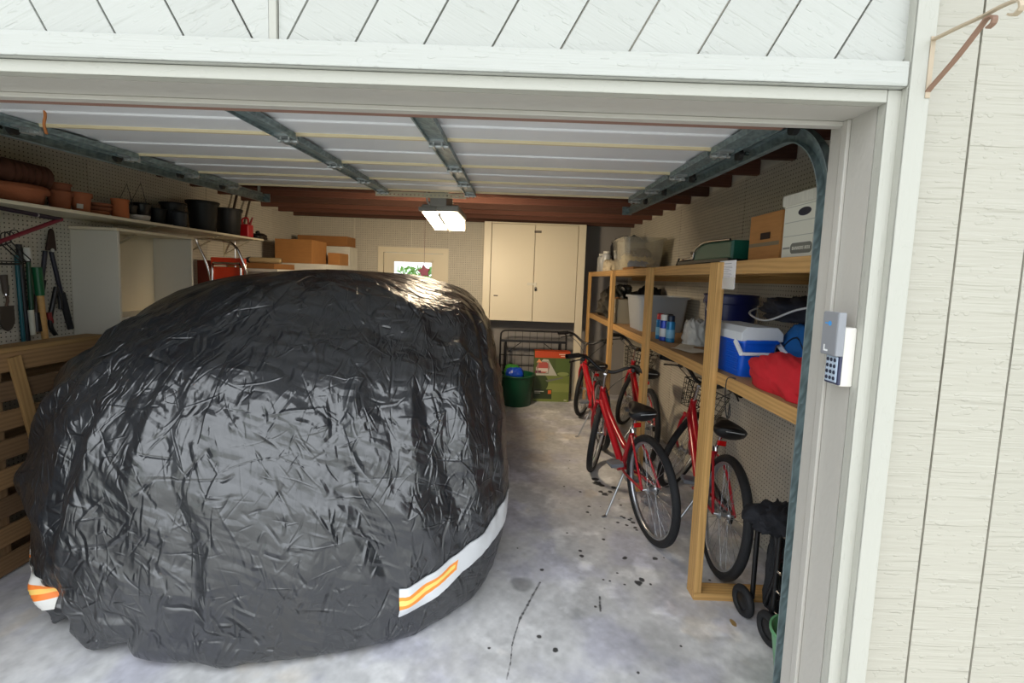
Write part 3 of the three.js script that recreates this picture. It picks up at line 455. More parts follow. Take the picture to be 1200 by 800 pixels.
  band(-0.67, -1.59, yL, 90, 0.8, M(0xffffff, 0.4, { map: allOrange }), 'silver and orange reflective band');
  band(-1.62, -4.3, yL, 80, 1.0, silver, 'silver reflective band');
}
// ------------------------------------------------------------------ wooden shelf unit on the right
const SX = 0.995, ST = 1.69, SL = 1.165, SZ0 = -1.52, SZ1 = -5.99;
{
  const o = thing('shelf_unit', 'long unpainted pine storage shelf unit with two decks and three posts', 'shelf');
  for (const z of [-2.19, -3.29, -4.53]) part('post', rbox(SX - 0.038, SX, 0.038, ST - 0.001, z - 0.089, z, 0.003, 'y'), pine, o);
  part('post', rbox(SX - 0.038, SX, 0.0, ST - 0.001, SZ1 - 0.0, SZ1 + 0.05, 0.003, 'y'), pine, o);
  for (const [y, nm] of [[ST, 'top_deck'], [SL, 'lower_deck']]) {
    part(nm, box(SX + 0.002, XR - 0.002, y - 0.016, y, SZ1, SZ0, 'z'), pinePly, o);
    part('front_rail', rbox(SX, SX + 0.038, y - 0.056, y - 0.0165, SZ1, SZ0, 0.003, 'z'), pineB, o);
    part('back_rail', box(XR - 0.04, XR - 0.002, y - 0.09, y - 0.0165, SZ1, SZ0, 'z'), pineB, o);
    for (const z of [-1.55, -2.28, -2.9, -3.36, -4.0, -4.59, -5.3]) part('cross_bearer', box(SX + 0.039, XR - 0.041, y - 0.056, y - 0.0165, z - 0.019, z + 0.019, 'x'), pineB, o);
    part('fascia', rbox(SX - 0.004, SX - 0.0001, y - 0.056, y + 0.001, SZ1, SZ0, 0.001, 'z'), pineB, o);
  }
  part('floor_plate', rbox(SX - 0.038, XR - 0.01, 0.0, 0.037, -2.279, -2.19, 0.003, 'x'), pine, o);
}
{ // notice pinned to the shelf edge
  const map = canvasTex(128, 160, (x, w, h) => { x.fillStyle = '#e9e7ea'; x.fillRect(0, 0, w, h); x.fillStyle = '#8d8d96'; const r = rng(5); for (let i = 0; i < 11; i++) x.fillRect(12, 34 + i * 8, 60 + r() * 42, 2); x.fillRect(30, 16, 66, 3); });
  const fx = SX - 0.008, a = onX(844, 305, fx), b = onX(863, 305, fx), c = onX(844, 336, fx), H = a.y - c.y, o = thing('paper_notice', 'printed paper notice in a clear sleeve pinned beside the shelf post', 'notice', [fx, a.y - 0.004, a.z]);
  const W = b.z - a.z, g = box(-0.001, 0.001, -H, 0, 0, W, 'z'), uv = g.attributes.uv, p = g.attributes.position; for (let i = 0; i < p.count; i++) uv.setXY(i, p.getZ(i) / W, 1 + p.getY(i) / H);
  part('sheet', g, M(0xffffff, 0.7, { map }), o); part('sleeve', box(-0.004, -0.002, -H - 0.006, -H * 0.62, -0.002, W + 0.002, 'z'), M(0xf4f4f4, 0.12, { transmission: 0.6, thickness: 0 }), o, 'clear plastic sleeve');
}
// ------------------------------------------------------------------ bicycles
const tireM = M(0x14161a, 0.65, { bumpMap: fineNoise, bumpScale: 0.002 }), rimM = M(0xb9bcc0, 0.3, { metalness: 0.9 }), spokeM = M(0xc9ccd0, 0.25, { metalness: 0.9 }), saddleM = M(0x17191c, 0.42);
const WR = 0.325, WB = 1.04;
const spokeGeo = (() => { const a = []; for (let k = 0; k < 32; k++) { const t = k / 32 * Math.PI * 2, s = k % 2 ? 1 : -1, q = t + (k % 4 < 2 ? 0.35 : -0.35); a.push(norm(bar(V(s * 0.024, 0.022 * Math.sin(t), 0.022 * Math.cos(t)), V(0, 0.278 * Math.sin(q), 0.278 * Math.cos(q)), 0.0013, 0.0013, 4))); } return merge(a); })();
const tireGeo = norm(new THREE.TorusGeometry(WR - 0.024, 0.024, 12, 56).rotateY(Math.PI / 2)), rimGeo = (() => { const g = lathe([[0.272, -0.013], [0.284, -0.014], [0.288, -0.008], [0.288, 0.008], [0.284, 0.014], [0.272, 0.013], [0.268, 0.0], [0.272, -0.013]], 56); g.rotateZ(Math.PI / 2); return g; })();
const hubGeo = (() => { const g = lathe([[0, -0.055], [0.006, -0.055], [0.006, -0.035], [0.024, -0.03], [0.024, -0.024], [0.012, -0.018], [0.012, 0.018], [0.024, 0.024], [0.024, 0.03], [0.006, 0.035], [0.006, 0.055], [0, 0.055]], 16); g.rotateZ(Math.PI / 2); return g; })();
function wheel(name, parent, p) {
  const w = new THREE.Group(); w.name = name; w.position.copy(p); parent.add(w);
  part('tire', tireGeo, tireM, w); part('rim', rimGeo, rimM, w); part('hub', hubGeo, rimM, w); part('spokes', spokeGeo, spokeM, w);
  return w;
}
function saddleGeo() {
  const g = new THREE.SphereGeometry(1, 32, 20), p = g.attributes.position;
  for (let i = 0; i < p.count; i++) { const x = p.getX(i), y = p.getY(i), z = p.getZ(i), t = (1 - z) / 2; const w = lerp(0.115, 0.034, sstep(0.15, 0.7, t)); p.setXYZ(i, x * w, (y > 0 ? y * 0.042 : y * 0.06) + 0.018 * sstep(0.6, 1, z), z * 0.135); }
  g.computeVertexNormals(); return norm(g);
}
const sadG = saddleGeo();
function basketGeo(w0, w1, h, d) { // wire basket, open at the top, bottom at y=0
  const a = [], r = 0.0024, N = 9, K = 5;
  const cor = (t, i) => { const W = lerp(w0, w1, t) / 2, D = lerp(d * 0.8, d, t) / 2; return [V(-W, h * t, -D), V(W, h * t, -D), V(W, h * t, D), V(-W, h * t, D)][i]; };
  for (let k = 0; k <= K; k++) for (let i = 0; i < 4; i++) a.push(bar(cor(k / K, i), cor(k / K, (i + 1) % 4), k === K ? r * 1.8 : r, undefined, 5));
  for (let i = 0; i < 4; i++) { const n = i % 2 ? 6 : N; for (let k = 0; k <= n; k++) a.push(bar(cor(0, i).lerp(cor(0, (i + 1) % 4), k / n), cor(1, i).lerp(cor(1, (i + 1) % 4), k / n), r, undefined, 5)); }
  for (let k = 0; k <= N; k++) a.push(bar(cor(0, 0).lerp(cor(0, 1), k / N), cor(0, 3).lerp(cor(0, 2), k / N), r, undefined, 5));
  return merge(a);
}
const bikeGeo = {}; // shared shapes, forward = -z, rear wheel contact at the origin
{
  const ax = V(0, WR, 0), bb = V(0, 0.285, -0.43), st = V(0, 0.60, -0.27), hb = V(0, 0.63, -0.855), ht = V(0, 0.76, -0.815);
  bikeGeo.frame = merge([bar(bb, st, 0.017, 0.017, 12), bar(bb, hb.clone().lerp(ht, 0.15), 0.026, 0.026, 12), tube([ht.clone().lerp(hb, 0.25), V(0, 0.58, -0.66), V(0, 0.45, -0.40), st.clone().lerp(bb, 0.45)], 0.021, 20, 10), bar(hb, ht, 0.022, 0.022, 14), T(norm(new THREE.CylinderGeometry(0.023, 0.023, 0.075, 14)), bb.x, bb.y, bb.z, 0, 0, Math.PI / 2),
    ...[-1, 1].flatMap(s => [tube([V(s * 0.012, bb.y, bb.z + 0.02), V(s * 0.04, 0.30, -0.28), V(s * 0.058, WR, 0)], 0.009, 10, 8), tube([V(s * 0.012, st.y - 0.03, st.z + 0.01), V(s * 0.04, 0.50, -0.15), V(s * 0.058, WR, 0)], 0.008, 10, 8)])]);
  bikeGeo.seatpost = bar(st.clone().lerp(bb, 0.1), V(0, 0.735, -0.21), 0.0125, 0.0125, 10);
  bikeGeo.clamp = T(norm(new THREE.CylinderGeometry(0.021, 0.021, 0.03, 12)), st.x, st.y, st.z, -0.45, 0, 0);
  // steering assembly, about the head axis at z = -0.83
  const P = V(0, 0, -0.83), L = p => p.sub(P);
  bikeGeo.fork = merge([...[-1, 1].map(s => tube([L(V(s * 0.03, 0.63, -0.86)), L(V(s * 0.05, 0.55, -0.885)), L(V(s * 0.054, 0.42, -0.94)), L(V(s * 0.054, WR, -WB))], 0.012, 12, 8)), bar(L(V(-0.045, 0.625, -0.862)), L(V(0.045, 0.625, -0.862)), 0.016)]);
  bikeGeo.stem = merge([bar(L(V(0, 0.75, -0.82)), L(V(0, 0.87, -0.785)), 0.0125, 0.0125, 12), bar(L(V(0, 0.865, -0.787)), L(V(0, 0.885, -0.85)), 0.014, 0.014, 12)]);
  bikeGeo.bar = tube([V(-0.30, 0.955, 0.13), V(-0.22, 0.97, 0.03), V(-0.16, 0.95, -0.025), V(-0.06, 0.89, -0.025), V(0, 0.885, -0.02), V(0.06, 0.89, -0.025), V(0.16, 0.95, -0.025), V(0.22, 0.97, 0.03), V(0.30, 0.955, 0.13)], 0.0135, 48, 10);
  bikeGeo.grip = s => tube([V(s * 0.30, 0.955, 0.131), V(s * 0.262, 0.963, 0.081), V(s * 0.225, 0.97, 0.037)], 0.02, 10, 10);
  bikeGeo.lever = s => merge([tube([V(s * 0.19, 0.935, -0.01), V(s * 0.23, 0.925, 0.0), V(s * 0.285, 0.905, 0.07)], 0.006, 10, 6), norm(new RoundedBoxGeometry(0.03, 0.03, 0.035, 1, 0.006)).translate(s * 0.195, 0.94, 0.0)]);
  bikeGeo.cable = s => tube([V(s * 0.2, 0.92, -0.01), V(s * 0.14, 0.86, -0.10), V(s * 0.05, 0.76, -0.10), V(0, 0.66, -0.03)], 0.0032, 16, 5);
  bikeGeo.crank = merge([T(norm(new THREE.CylinderGeometry(0.085, 0.085, 0.004, 28)), 0.048, bb.y, bb.z, 0, 0, Math.PI / 2), beam(V(0.062, bb.y, bb.z), V(0.066, bb.y - 0.14, bb.z - 0.09), 0.022, 0.012, V(1, 0, 0)), beam(V(-0.055, bb.y, bb.z), V(-0.062, bb.y + 0.09, bb.z + 0.14), 0.022, 0.012, V(1, 0, 0))]);
  bikeGeo.pedals = [[0.115, bb.y - 0.14, bb.z - 0.09], [-0.112, bb.y + 0.09, bb.z + 0.14]];
  bikeGeo.guard = T(norm(new RoundedBoxGeometry(0.018, 0.07, 0.42, 2, 0.008)), 0.062, 0.315, -0.24, 0.1, 0, 0);
  bikeGeo.stand = merge([bar(V(-0.02, 0.27, -0.36), V(-0.17, 0.012, -0.30), 0.008, 0.007), bar(V(-0.17, 0.012, -0.30), V(-0.2, 0.012, -0.29), 0.009)]);
  bikeGeo.axleL = WB;
}
function bicycle(label, rear, front, lean, steer, hasBasket, scale = 1) {
  const head = Math.atan2(-(front.x - rear.x), -(front.z - rear.z));
  const o = thing('bicycle', label, 'bicycle', [rear.x, 0.001, rear.z]); o.rotation.set(0, head, lean, 'YXZ'); o.scale.setScalar(scale);
  part('frame', bikeGeo.frame, red, o, 'glossy red step-through frame');
  wheel('rear_wheel', o, V(0, WR, 0));
  part('seatpost', bikeGeo.seatpost, chrome, o); part('seat_clamp', bikeGeo.clamp, chrome, o);
  const s = new THREE.Group(); s.name = 'steering_assembly'; { const H = V(0, 0.63, -0.855), ax = V(0, 0.13, 0.04).normalize(); s.quaternion.setFromAxisAngle(ax, steer); s.position.copy(V(0, 0, -0.83).sub(H).applyQuaternion(s.quaternion).add(H)); } o.add(s);
  part('fork', bikeGeo.fork, red, s); part('stem', bikeGeo.stem, chrome, s); part('handlebar', bikeGeo.bar, blackMetal, s);
  for (const q of [-1, 1]) { part('grip', bikeGeo.grip(q), darkRubber, s); part('brake_lever', bikeGeo.lever(q), blackMetal, s); part('brake_cable', bikeGeo.cable(q), blackPlastic, s); }
  const fw = V(0, WR, -WB + 0.83);
  part('tire', tireGeo.clone().translate(fw.x, fw.y, fw.z), tireM, s); part('rim', rimGeo.clone().translate(fw.x, fw.y, fw.z), rimM, s); part('hub', hubGeo.clone().translate(fw.x, fw.y, fw.z), rimM, s); part('spokes', spokeGeo.clone().translate(fw.x, fw.y, fw.z), spokeM, s);
  if (hasBasket) part('basket', T(basketGeo(0.26, 0.34, 0.2, 0.24), 0, 0.66, -0.22), blackMetal, s, 'black wire front basket');
  part('saddle', T(sadG.clone(), 0, 0.765, -0.19, 0.03), saddleM, o); part('saddle_trim', [T(bar(V(-0.05, 0, 0), V(0.05, 0, 0), 0.0025, 0.0025, 6), 0, 0.775, -0.052)], M(0xb8bcc0, 0.4), o, 'thin pale line across the saddle back');
  part('saddle_rails', [bar(V(-0.025, 0.735, -0.1), V(-0.02, 0.735, -0.27), 0.004), bar(V(0.025, 0.735, -0.1), V(0.02, 0.735, -0.27), 0.004)], chrome, o);
  part('crank', bikeGeo.crank, rimM, o); for (const q of bikeGeo.pedals) part('pedal', norm(new RoundedBoxGeometry(0.09, 0.026, 0.085, 1, 0.006)).translate(...q), M(0x6c7076, 0.45), o);
  part('chain_guard', bikeGeo.guard, blackPlastic, o); part('kickstand', bikeGeo.stand, rimM, o);
  part('reflector', norm(new RoundedBoxGeometry(0.05, 0.03, 0.012, 1, 0.004)).translate(0, 0.66, -0.205), M(0xc01010, 0.2), o, 'red rear reflector');
  return o;
}
const D2 = Math.PI / 180;
bicycle('red bicycle with low black saddle standing clear of the shelf posts', V(0.895, 0, -2.72), V(0.715, 0, -3.74), 2.5 * D2, -32 * D2, false);
bicycle('red bicycle with wire basket beside the nearest shelf post and pegboard wall', V(1.165, 0, -2.44), V(1.26, 0, -3.47), -6 * D2, -42 * D2, true);
bicycle('red bicycle near the tent box at the far end of the row', V(0.885, 0, -4.26), V(0.845, 0, -5.30), 3 * D2, -30 * D2, false);
bicycle('red bicycle with wire basket under the far half of the shelves', V(1.22, 0, -3.98), V(1.27, 0, -5.02), -2 * D2, -34 * D2, true);
// ------------------------------------------------------------------ things on the right shelves
function openBin(w0, d0, w1, d1, h, t, m, o, name = 'body') { // tapered tub with wall thickness, base at y=0
  const ring = (w, d, y) => { const a = []; const r = Math.min(w, d) * 0.12; for (const [sx, sz, q] of [[1, 1, 0], [-1, 1, 1], [-1, -1, 2], [1, -1, 3]]) for (let k = 0; k <= 4; k++) { const th = (q + k / 4) * Math.PI / 2; a.push([sx * (w / 2 - r) + r * Math.cos(th), y, sz * (d / 2 - r) + r * Math.sin(th)]); } return a; };
  const rings = [ring(w0, d0, 0), ring(w1, d1, h - 0.02), ring(w1 + 0.03, d1 + 0.03, h - 0.02), ring(w1 + 0.03, d1 + 0.03, h), ring(w1 - 2 * t, d1 - 2 * t, h), ring(w0 - 2 * t, d0 - 2 * t, t)];
  const n = 20, pos = [], idx = []; rings.forEach(r => r.forEach(p => pos.push(...p)));
  for (let r = 0; r < rings.length - 1; r++) for (let k = 0; k < n; k++) { const a = r * n + k, b = r * n + (k + 1) % n; idx.push(a, a + n, b, b, a + n, b + n); }
  for (const [r, f] of [[0, 1], [5, 0]]) { const c = pos.length / 3; pos.push(0, r ? t : 0, 0); for (let k = 0; k < n; k++) { const a = r * n + k, b = r * n + (k + 1) % n; f ? idx.push(c, a, b) : idx.push(c, b, a); } }
  const g = new THREE.BufferGeometry(); g.setAttribute('position', new THREE.Float32BufferAttribute(pos, 3)); g.setIndex(idx);
  return part(name, uvBox(toCreasedNormals(g, 0.7), 'x'), m, o);
}
{ // white file box with printed lid
  const z1 = -1.555, z0 = z1 - 0.30, x0 = 1.06, x1 = 1.40, h = 0.235, o = thing('file_box', 'white cardboard file box with lid at the near end of the top shelf', 'box', [0, ST + 0.001, 0]);
  const map = canvasTex(512, 400, (x, w, h2) => {
    x.fillStyle = '#dcdacc'; x.fillRect(0, 0, w, h2); x.fillStyle = '#a5a59c'; for (const y of [60, 160, 250]) x.fillRect(10, y, w - 20, 4); x.fillStyle = '#8a8a84'; x.fillRect(10, 322, w - 20, 12);
    x.fillStyle = '#77776f'; x.beginPath(); x.roundRect ? x.roundRect(90, 296, 230, 74, 30) : x.rect(90, 296, 230, 74); x.fill(); x.strokeStyle = '#e4e2d6'; x.lineWidth = 5; x.stroke();
    x.fillStyle = '#eceade'; x.font = 'bold 28px sans-serif'; x.textAlign = 'center'; x.fillText('BANKERS BOX', 205, 343);
    x.fillStyle = '#2a2833'; x.beginPath(); x.ellipse(215, 106, 66, 26, 0, 0, 7); x.fill();
  });
  const g = box(x0, x1, 0, h, z0, z1, 'z'), uv = g.attributes.uv, p = g.attributes.position, n = g.attributes.normal;
  for (let i = 0; i < p.count; i++) { if (n.getX(i) < -0.9) uv.setXY(i, (p.getZ(i) - z0) / (z1 - z0), p.getY(i) / h); else uv.setXY(i, 0.02, 0.95); }
  part('body', g, M(0xffffff, 0.75, { map }), o);
  part('lid', [rbox(x0 - 0.008, x1 + 0.008, h - 0.03, h + 0.012, z0 - 0.008, z1 + 0.008, 0.003)], whiteCard, o);
}
{ // kraft box beside it
  const z1 = -1.875, z0 = -2.12, o = thing('cardboard_carton', 'brown cardboard carton with hand hole beside the white file box', 'box', [0, ST + 0.001, 0]), h = 0.20, x0 = 1.06;
  part('body', rbox(x0, 1.38, 0, h, z0, z1, 0.003, 'z'), cardboard, o); part('hand_hole', T(norm(new RoundedBoxGeometry(0.004, 0.028, 0.075, 2, 0.002)), x0 - 0.001, 0.105, -1.985), M(0x2c1a10, 0.9), o); part('printed_stripe', box(x0 - 0.0015, x0, 0.062, 0.078, z0 + 0.005, z1 - 0.005, 'z'), M(0x7c6d55, 0.9), o);
  part('tape', box(x0 + 0.02, 1.36, h, h + 0.001, -2.02, -1.97, 'x'), M(0xc79a5c, 0.4), o);
}
{ // green folded camp stove with metal handle
  const o = thing('camp_stove', 'dark green metal camp stove with silver rods on the top shelf', 'stove', [1.12, ST + 0.001, -2.53]);
  const s = new THREE.Shape(); s.moveTo(-0.14, 0.03); s.quadraticCurveTo(-0.13, 0.085, -0.04, 0.098); s.lineTo(0.05, 0.103); s.lineTo(0.30, 0.095); s.lineTo(0.30, 0.03); s.closePath();
  const g = norm(new THREE.ExtrudeGeometry(s, { depth: 0.28, bevelEnabled: true, bevelSize: 0.012, bevelThickness: 0.012, bevelSegments: 3 })); g.rotateY(-Math.PI / 2); g.translate(0.2, 0, 0);
  part('case', g, M(0x0b4d3e, 0.4), o, 'glossy dark green case');
  part('edge_trim', tube([V(-0.095, 0.03, -0.155), V(-0.095, 0.085, -0.12), V(-0.095, 0.112, -0.03), V(-0.095, 0.118, 0.05), V(-0.095, 0.11, 0.3)], 0.006, 30, 6), chrome, o);
  part('burner_tray', [rbox(-0.09, 0.2, 0.004, 0.03, -0.42, 0.28, 0.006)], M(0x2a2a28, 0.4, { metalness: 0.5 }), o);
  part('rod', bar(V(-0.08, 0.045, -0.20), V(-0.08, 0.05, 0.05), 0.009), chrome, o); part('rod', bar(V(0.0, 0.085, -0.42), V(-0.06, 0.07, -0.15), 0.012, 0.01), chrome, o); part('rod', bar(V(-0.05, 0.04, -0.46), V(-0.07, 0.042, -0.15), 0.008), chrome, o);
  part('leg', bar(V(-0.08, 0.0, -0.46), V(-0.07, 0.05, -0.44), 0.007), blackMetal, o);
}
{ // big clear tote with clothes
  const o = thing('clear_tote', 'clear plastic tote full of pale cloth and a blue bundle on the top shelf', 'storage bin', [1.27, ST + 0.001, -4.86]);
  openBin(0.34, 0.52, 0.40, 0.62, 0.33, 0.004, clearBin, o);
  part('contents', lumpy(0.30, 0.19, 0.48, 31, 0.2).translate(0, 0.006, 0), cloth(0xcbb98e), o, 'pale folded cloth'); part('contents', lumpy(0.2, 0.09, 0.16, 37, 0.2).translate(0.0, 0.14, 0.14), cloth(0x4a4038), o, 'dark cloth'); part('contents', lumpy(0.2, 0.09, 0.1, 39, 0.2).translate(-0.03, 0.02, 0.2), cloth(0x1d4f9c), o, 'blue cloth');
}
{ const o = thing('paper_bag_bundle', 'pale crumpled bundle beside the clear tote', 'bundle', [1.08, ST + 0.001, -5.28]); part('bundle', lumpy(0.14, 0.13, 0.2, 43, 0.25), cloth(0xc9bba0), o); part('tie', T(norm(new THREE.TorusGeometry(0.03, 0.006, 6, 16)), 0, 0.12, 0, Math.PI / 2), cloth(0x8a3a3a), o); }
for (const [x, z, h, r, c, l] of [[1.08, -5.48, 0.24, 0.055, 0xcfd2d4, 'clear jar with white lid on the dark end of the top shelf'], [1.07, -5.68, 0.22, 0.06, 0xb9bab8, 'greyish jug beside the jar at the dark shelf end']]) {
  const o = thing('jar', l, 'jar', [x, ST + 0.001, z]); part('body', lathe([[0, 0], [r, 0], [r, h * 0.75], [r * 0.7, h * 0.86], [r * 0.7, h * 0.88], [0, h * 0.88]], 20), M(c, 0.3, { transmission: 0.3, thickness: 0 }), o); part('lid', lathe([[0, h * 0.88], [r * 0.74, h * 0.88], [r * 0.74, h], [0, h]], 20), M(0xdad8d0, 0.5), o);
}
{ const o = single('dark_bag', lumpy(0.42, 0.42, 0.5, 51, 0.16), cloth(0x15171c), 'black duffel bag at the far end of the top shelf', 'bag', [1.36, ST + 0.001, -5.6]); }
{ const o = single('wood_block', rbox(1.0, 1.2, 0, 0.02, -4.28, -3.9, 0.003), cardboardB, 'thin brown board lying flat on the top shelf', 'board', [0, ST + 0.001, 0]); o.position.x = -0.005; }
// lower shelf
{ const o = thing('black_sack', 'crumpled black sack at the far end of the lower shelf', 'bag', [1.24, SL + 0.001, -5.42]); part('sack', lumpy(0.38, 0.33, 0.8, 61, 0.3, 2.6), M(0x1c1d1c, 0.4), o); part('neck', lumpy(0.16, 0.1, 0.2, 63, 0.3).translate(0.0, 0.28, 0.2), M(0x1c1d1c, 0.4), o); }
{ const o = single('black_cap_bundle', lumpy(0.28, 0.36, 0.3, 67, 0.2), cloth(0x121318), 'tall black bundle standing behind the grey tote', 'bundle', [1.40, SL + 0.001, -4.75]); }
{ // small grey carton
  const o = thing('grey_carton', 'small worn grey carton between two shelf posts', 'box', [1.13, SL + 0.001, -4.66]);
  const map = canvasTex(64, 64, (x) => { x.fillStyle = '#8f8877'; x.fillRect(0, 0, 64, 64); x.fillStyle = '#b9b2a2'; x.fillRect(28, 24, 12, 14); x.fillStyle = '#7d7768'; for (let i = 40; i < 62; i += 5) x.fillRect(4, i, 56, 1); });
  const g = box(-0.1, 0.1, 0, 0.24, -0.11, 0.11, 'z'), uv = g.attributes.uv, p = g.attributes.position; for (let i = 0; i < p.count; i++) uv.setXY(i, (p.getZ(i) + 0.11) / 0.22, p.getY(i) / 0.24);
  part('body', g, M(0xffffff, 0.85, { map }), o); part('flap', beam(V(-0.1, 0.24, 0.0), V(-0.06, 0.255, 0.0), 0.2, 0.004, V(0, 1, 0)), cardboardB, o);
}
{ // translucent grey tote
  const o = thing('grey_tote', 'translucent grey plastic tote behind the middle shelf post', 'storage bin', [1.27, SL + 0.001, -4.1]);
  openBin(0.36, 0.40, 0.42, 0.46, 0.30, 0.004, greyBin, o); part('contents', lumpy(0.3, 0.12, 0.34, 71, 0.2).translate(0, 0.006, 0), cloth(0x6d6a66), o, 'grey contents');
}
for (const [px, c, cap, l] of [[773, 0x1c6fae, 0xb02030, 'blue spray can with red cap on the lower shelf'], [779, 0x3c8fb8, 0x20222a, 'pale blue spray can with dark cap among the cans'], [782, 0x2a48b4, 0xe6e6e2, 'blue and white striped spray can with white cap'], [789, 0x1f78b0, 0x16243c, 'blue spray can with navy cap nearest the shelf edge']]) {
  const k = { 773: [1.10, -3.42], 779: [1.16, -3.40], 782: [1.10, -3.33], 789: [1.12, -3.25] }[px], o = thing('spray_can', l, 'spray can', [k[0], SL + 0.001, k[1]], 0, 'spray cans on the lower shelf'), r = 0.031;
  part('body', lathe([[0, 0], [r * 0.96, 0], [r, 0.006], [r, 0.14], [r * 0.7, 0.155], [0, 0.155]], 20), M(c, 0.3, { metalness: 0.2 }), o); part('cap', lathe([[r * 0.86, 0.145], [r * 0.86, 0.185], [r * 0.6, 0.19], [0, 0.19]], 18), M(cap, 0.4), o);
  part('label_band', lathe([[r + 0.0006, 0.03], [r + 0.0006, 0.09]], 20), M(c === 0x2a48b4 ? 0xd9dde0 : 0x78aecf, 0.4), o);
}
{ const o = single('plastic_bag', lumpy(0.15, 0.17, 0.17, 81, 0.28, 2.8), milky, 'crumpled translucent plastic bag beside the navy bucket', 'bag', [1.26, SL + 0.001, -3.16]); }
{ const o = single('rag', lumpy(0.14, 0.09, 0.12, 83, 0.3, 2.8), cloth(0x6b6558), 'small grey rag behind the spray cans', 'rag', [1.38, SL + 0.001, -3.4]); }
for (const [x, z, a, w, d, c, l] of [[1.12, -2.84, 0.3, 0.16, 0.22, 0xd8d2c4, 'white paper sheet lying by the navy bucket'], [1.14, -3.0, -0.5, 0.1, 0.24, 0xcfc6b2, 'folded cream paper on the lower shelf behind the sheet']]) { const g = new THREE.PlaneGeometry(w, d, 8, 8); g.rotateX(-Math.PI / 2); const p = g.attributes.position; for (let i = 0; i < p.count; i++) p.setY(i, 0.004 + 0.01 * fbm(p.getX(i) * 14, p.getZ(i) * 14, 87, 2)); g.computeVertexNormals(); single('paper_sheet', g, M(c, 0.8), l, 'paper', [x, SL, z], a); }
{ // navy bucket
  const o = thing('bucket', 'dark navy plastic bucket behind the nearest shelf post', 'bucket', [1.345, SL + 0.001, -2.86]);
  part('body', lathe([[0, 0], [0.125, 0], [0.148, 0.30], [0.158, 0.30], [0.158, 0.315], [0.15, 0.345], [0.157, 0.35], [0.157, 0.36], [0.146, 0.36], [0.122, 0.008], [0, 0.008]], 36), M(0x141d55, 0.35), o); part('handle', tube([V(-0.158, 0.31, 0), V(-0.17, 0.25, 0.09), V(-0.10, 0.17, 0.15), V(0, 0.14, 0.175), V(0.1, 0.17, 0.15), V(0.158, 0.31, 0)], 0.004, 24, 6), M(0xc8c8cc, 0.3, { metalness: 0.6 }), o);
}
{ // blue cooler
  const o = thing('cooler', 'blue cooler with white lid and handle on the lower shelf', 'cooler', [1.115, SL + 0.001, -2.22], 0.04); o.scale.set(0.62, 0.88, 0.86);
  openBin(0.24, 0.30, 0.27, 0.36, 0.20, 0.012, M(0x0b55c8, 0.35), o);
  for (let k = 0; k < 12; k++) part('rib', rbox(-0.134, -0.126, 0.03 + k * 0.0125, 0.036 + k * 0.0125, 0.02, 0.14, 0.002, 'z').translate(0.004 * 0 - 0.0005 * k, 0, 0), M(0x0f5fd0, 0.35), o);
  const ls = new THREE.Shape(); ls.moveTo(-0.15, 0); ls.lineTo(0.15, 0); ls.lineTo(0.15, 0.035); ls.lineTo(0.11, 0.062); ls.lineTo(-0.11, 0.062); ls.lineTo(-0.15, 0.035); ls.closePath();
  const lg = norm(new THREE.ExtrudeGeometry(ls, { depth: 0.38, bevelEnabled: true, bevelSize: 0.005, bevelThickness: 0.005, bevelSegments: 2 })); lg.translate(0, 0.197, -0.19);
  part('lid', lg, M(0xcdd3da, 0.4), o, 'white lid');
  part('handle', [beam(V(-0.155, 0.19, 0.13), V(-0.165, 0.13, 0.215), 0.026, 0.012, V(1, 0, 0)), beam(V(0.155, 0.19, 0.13), V(0.165, 0.13, 0.215), 0.026, 0.012, V(1, 0, 0)), bar(V(-0.165, 0.13, 0.215), V(0.165, 0.13, 0.215), 0.009)], M(0xdcdfe4, 0.4), o, 'white swing handle');
}
{ const o = single('red_bag', lumpy(0.18, 0.15, 0.45, 91, 0.16, 1.6, 0.22, 56), cloth(0xc01824), 'bright red fabric bag lying against the cooler', 'bag', [1.105, SL + 0.001, -1.775]); }
{ const o = thing('blue_bag', 'blue fabric bag behind the red bag', 'bag', [1.295, SL + 0.001, -1.99]); part('bag', lumpy(0.13, 0.25, 0.36, 95, 0.12, 1.6), cloth(0x1160a8), o); part('seam', tube([V(-0.066, 0.1, 0.1), V(-0.06, 0.2, 0.0), V(-0.066, 0.12, -0.12)], 0.004, 12, 5), cloth(0x0a2038), o); }
{ const o = thing('folded_canopy', 'dark navy cloth on a pale wire hoop lying on the blue bag', 'cloth', [1.34, SL + 0.262, -2.12]); part('cloth', lumpy(0.26, 0.11, 0.42, 97, 0.3, 2), cloth(0x141826), o); part('hoop', tube([V(-0.15, 0.02, -0.2), V(-0.17, 0.0, 0.0), V(-0.13, 0.07, 0.2), V(0.05, 0.08, 0.26), V(0.15, 0.07, 0.1), V(0.12, 0.06, -0.2), V(-0.05, 0.05, -0.25)], 0.005, 40, 6, true), M(0xb9bcc0, 0.3), o, 'pale wire hoop'); }
single('cord_loop', tube([V(1.0, SL + 0.006, -2.02), V(0.968, SL + 0.004, -2.03), V(0.962, SL - 0.05, -2.03), V(0.962, SL - 0.12, -2.02), V(0.966, SL - 0.17, -2.0), V(0.966, SL - 0.10, -1.99), V(0.964, SL - 0.16, -1.98), V(0.966, SL - 0.19, -2.05)], 0.0025, 40, 5), blackPlastic, 'thin black cord looped over the lower shelf edge', 'cord');
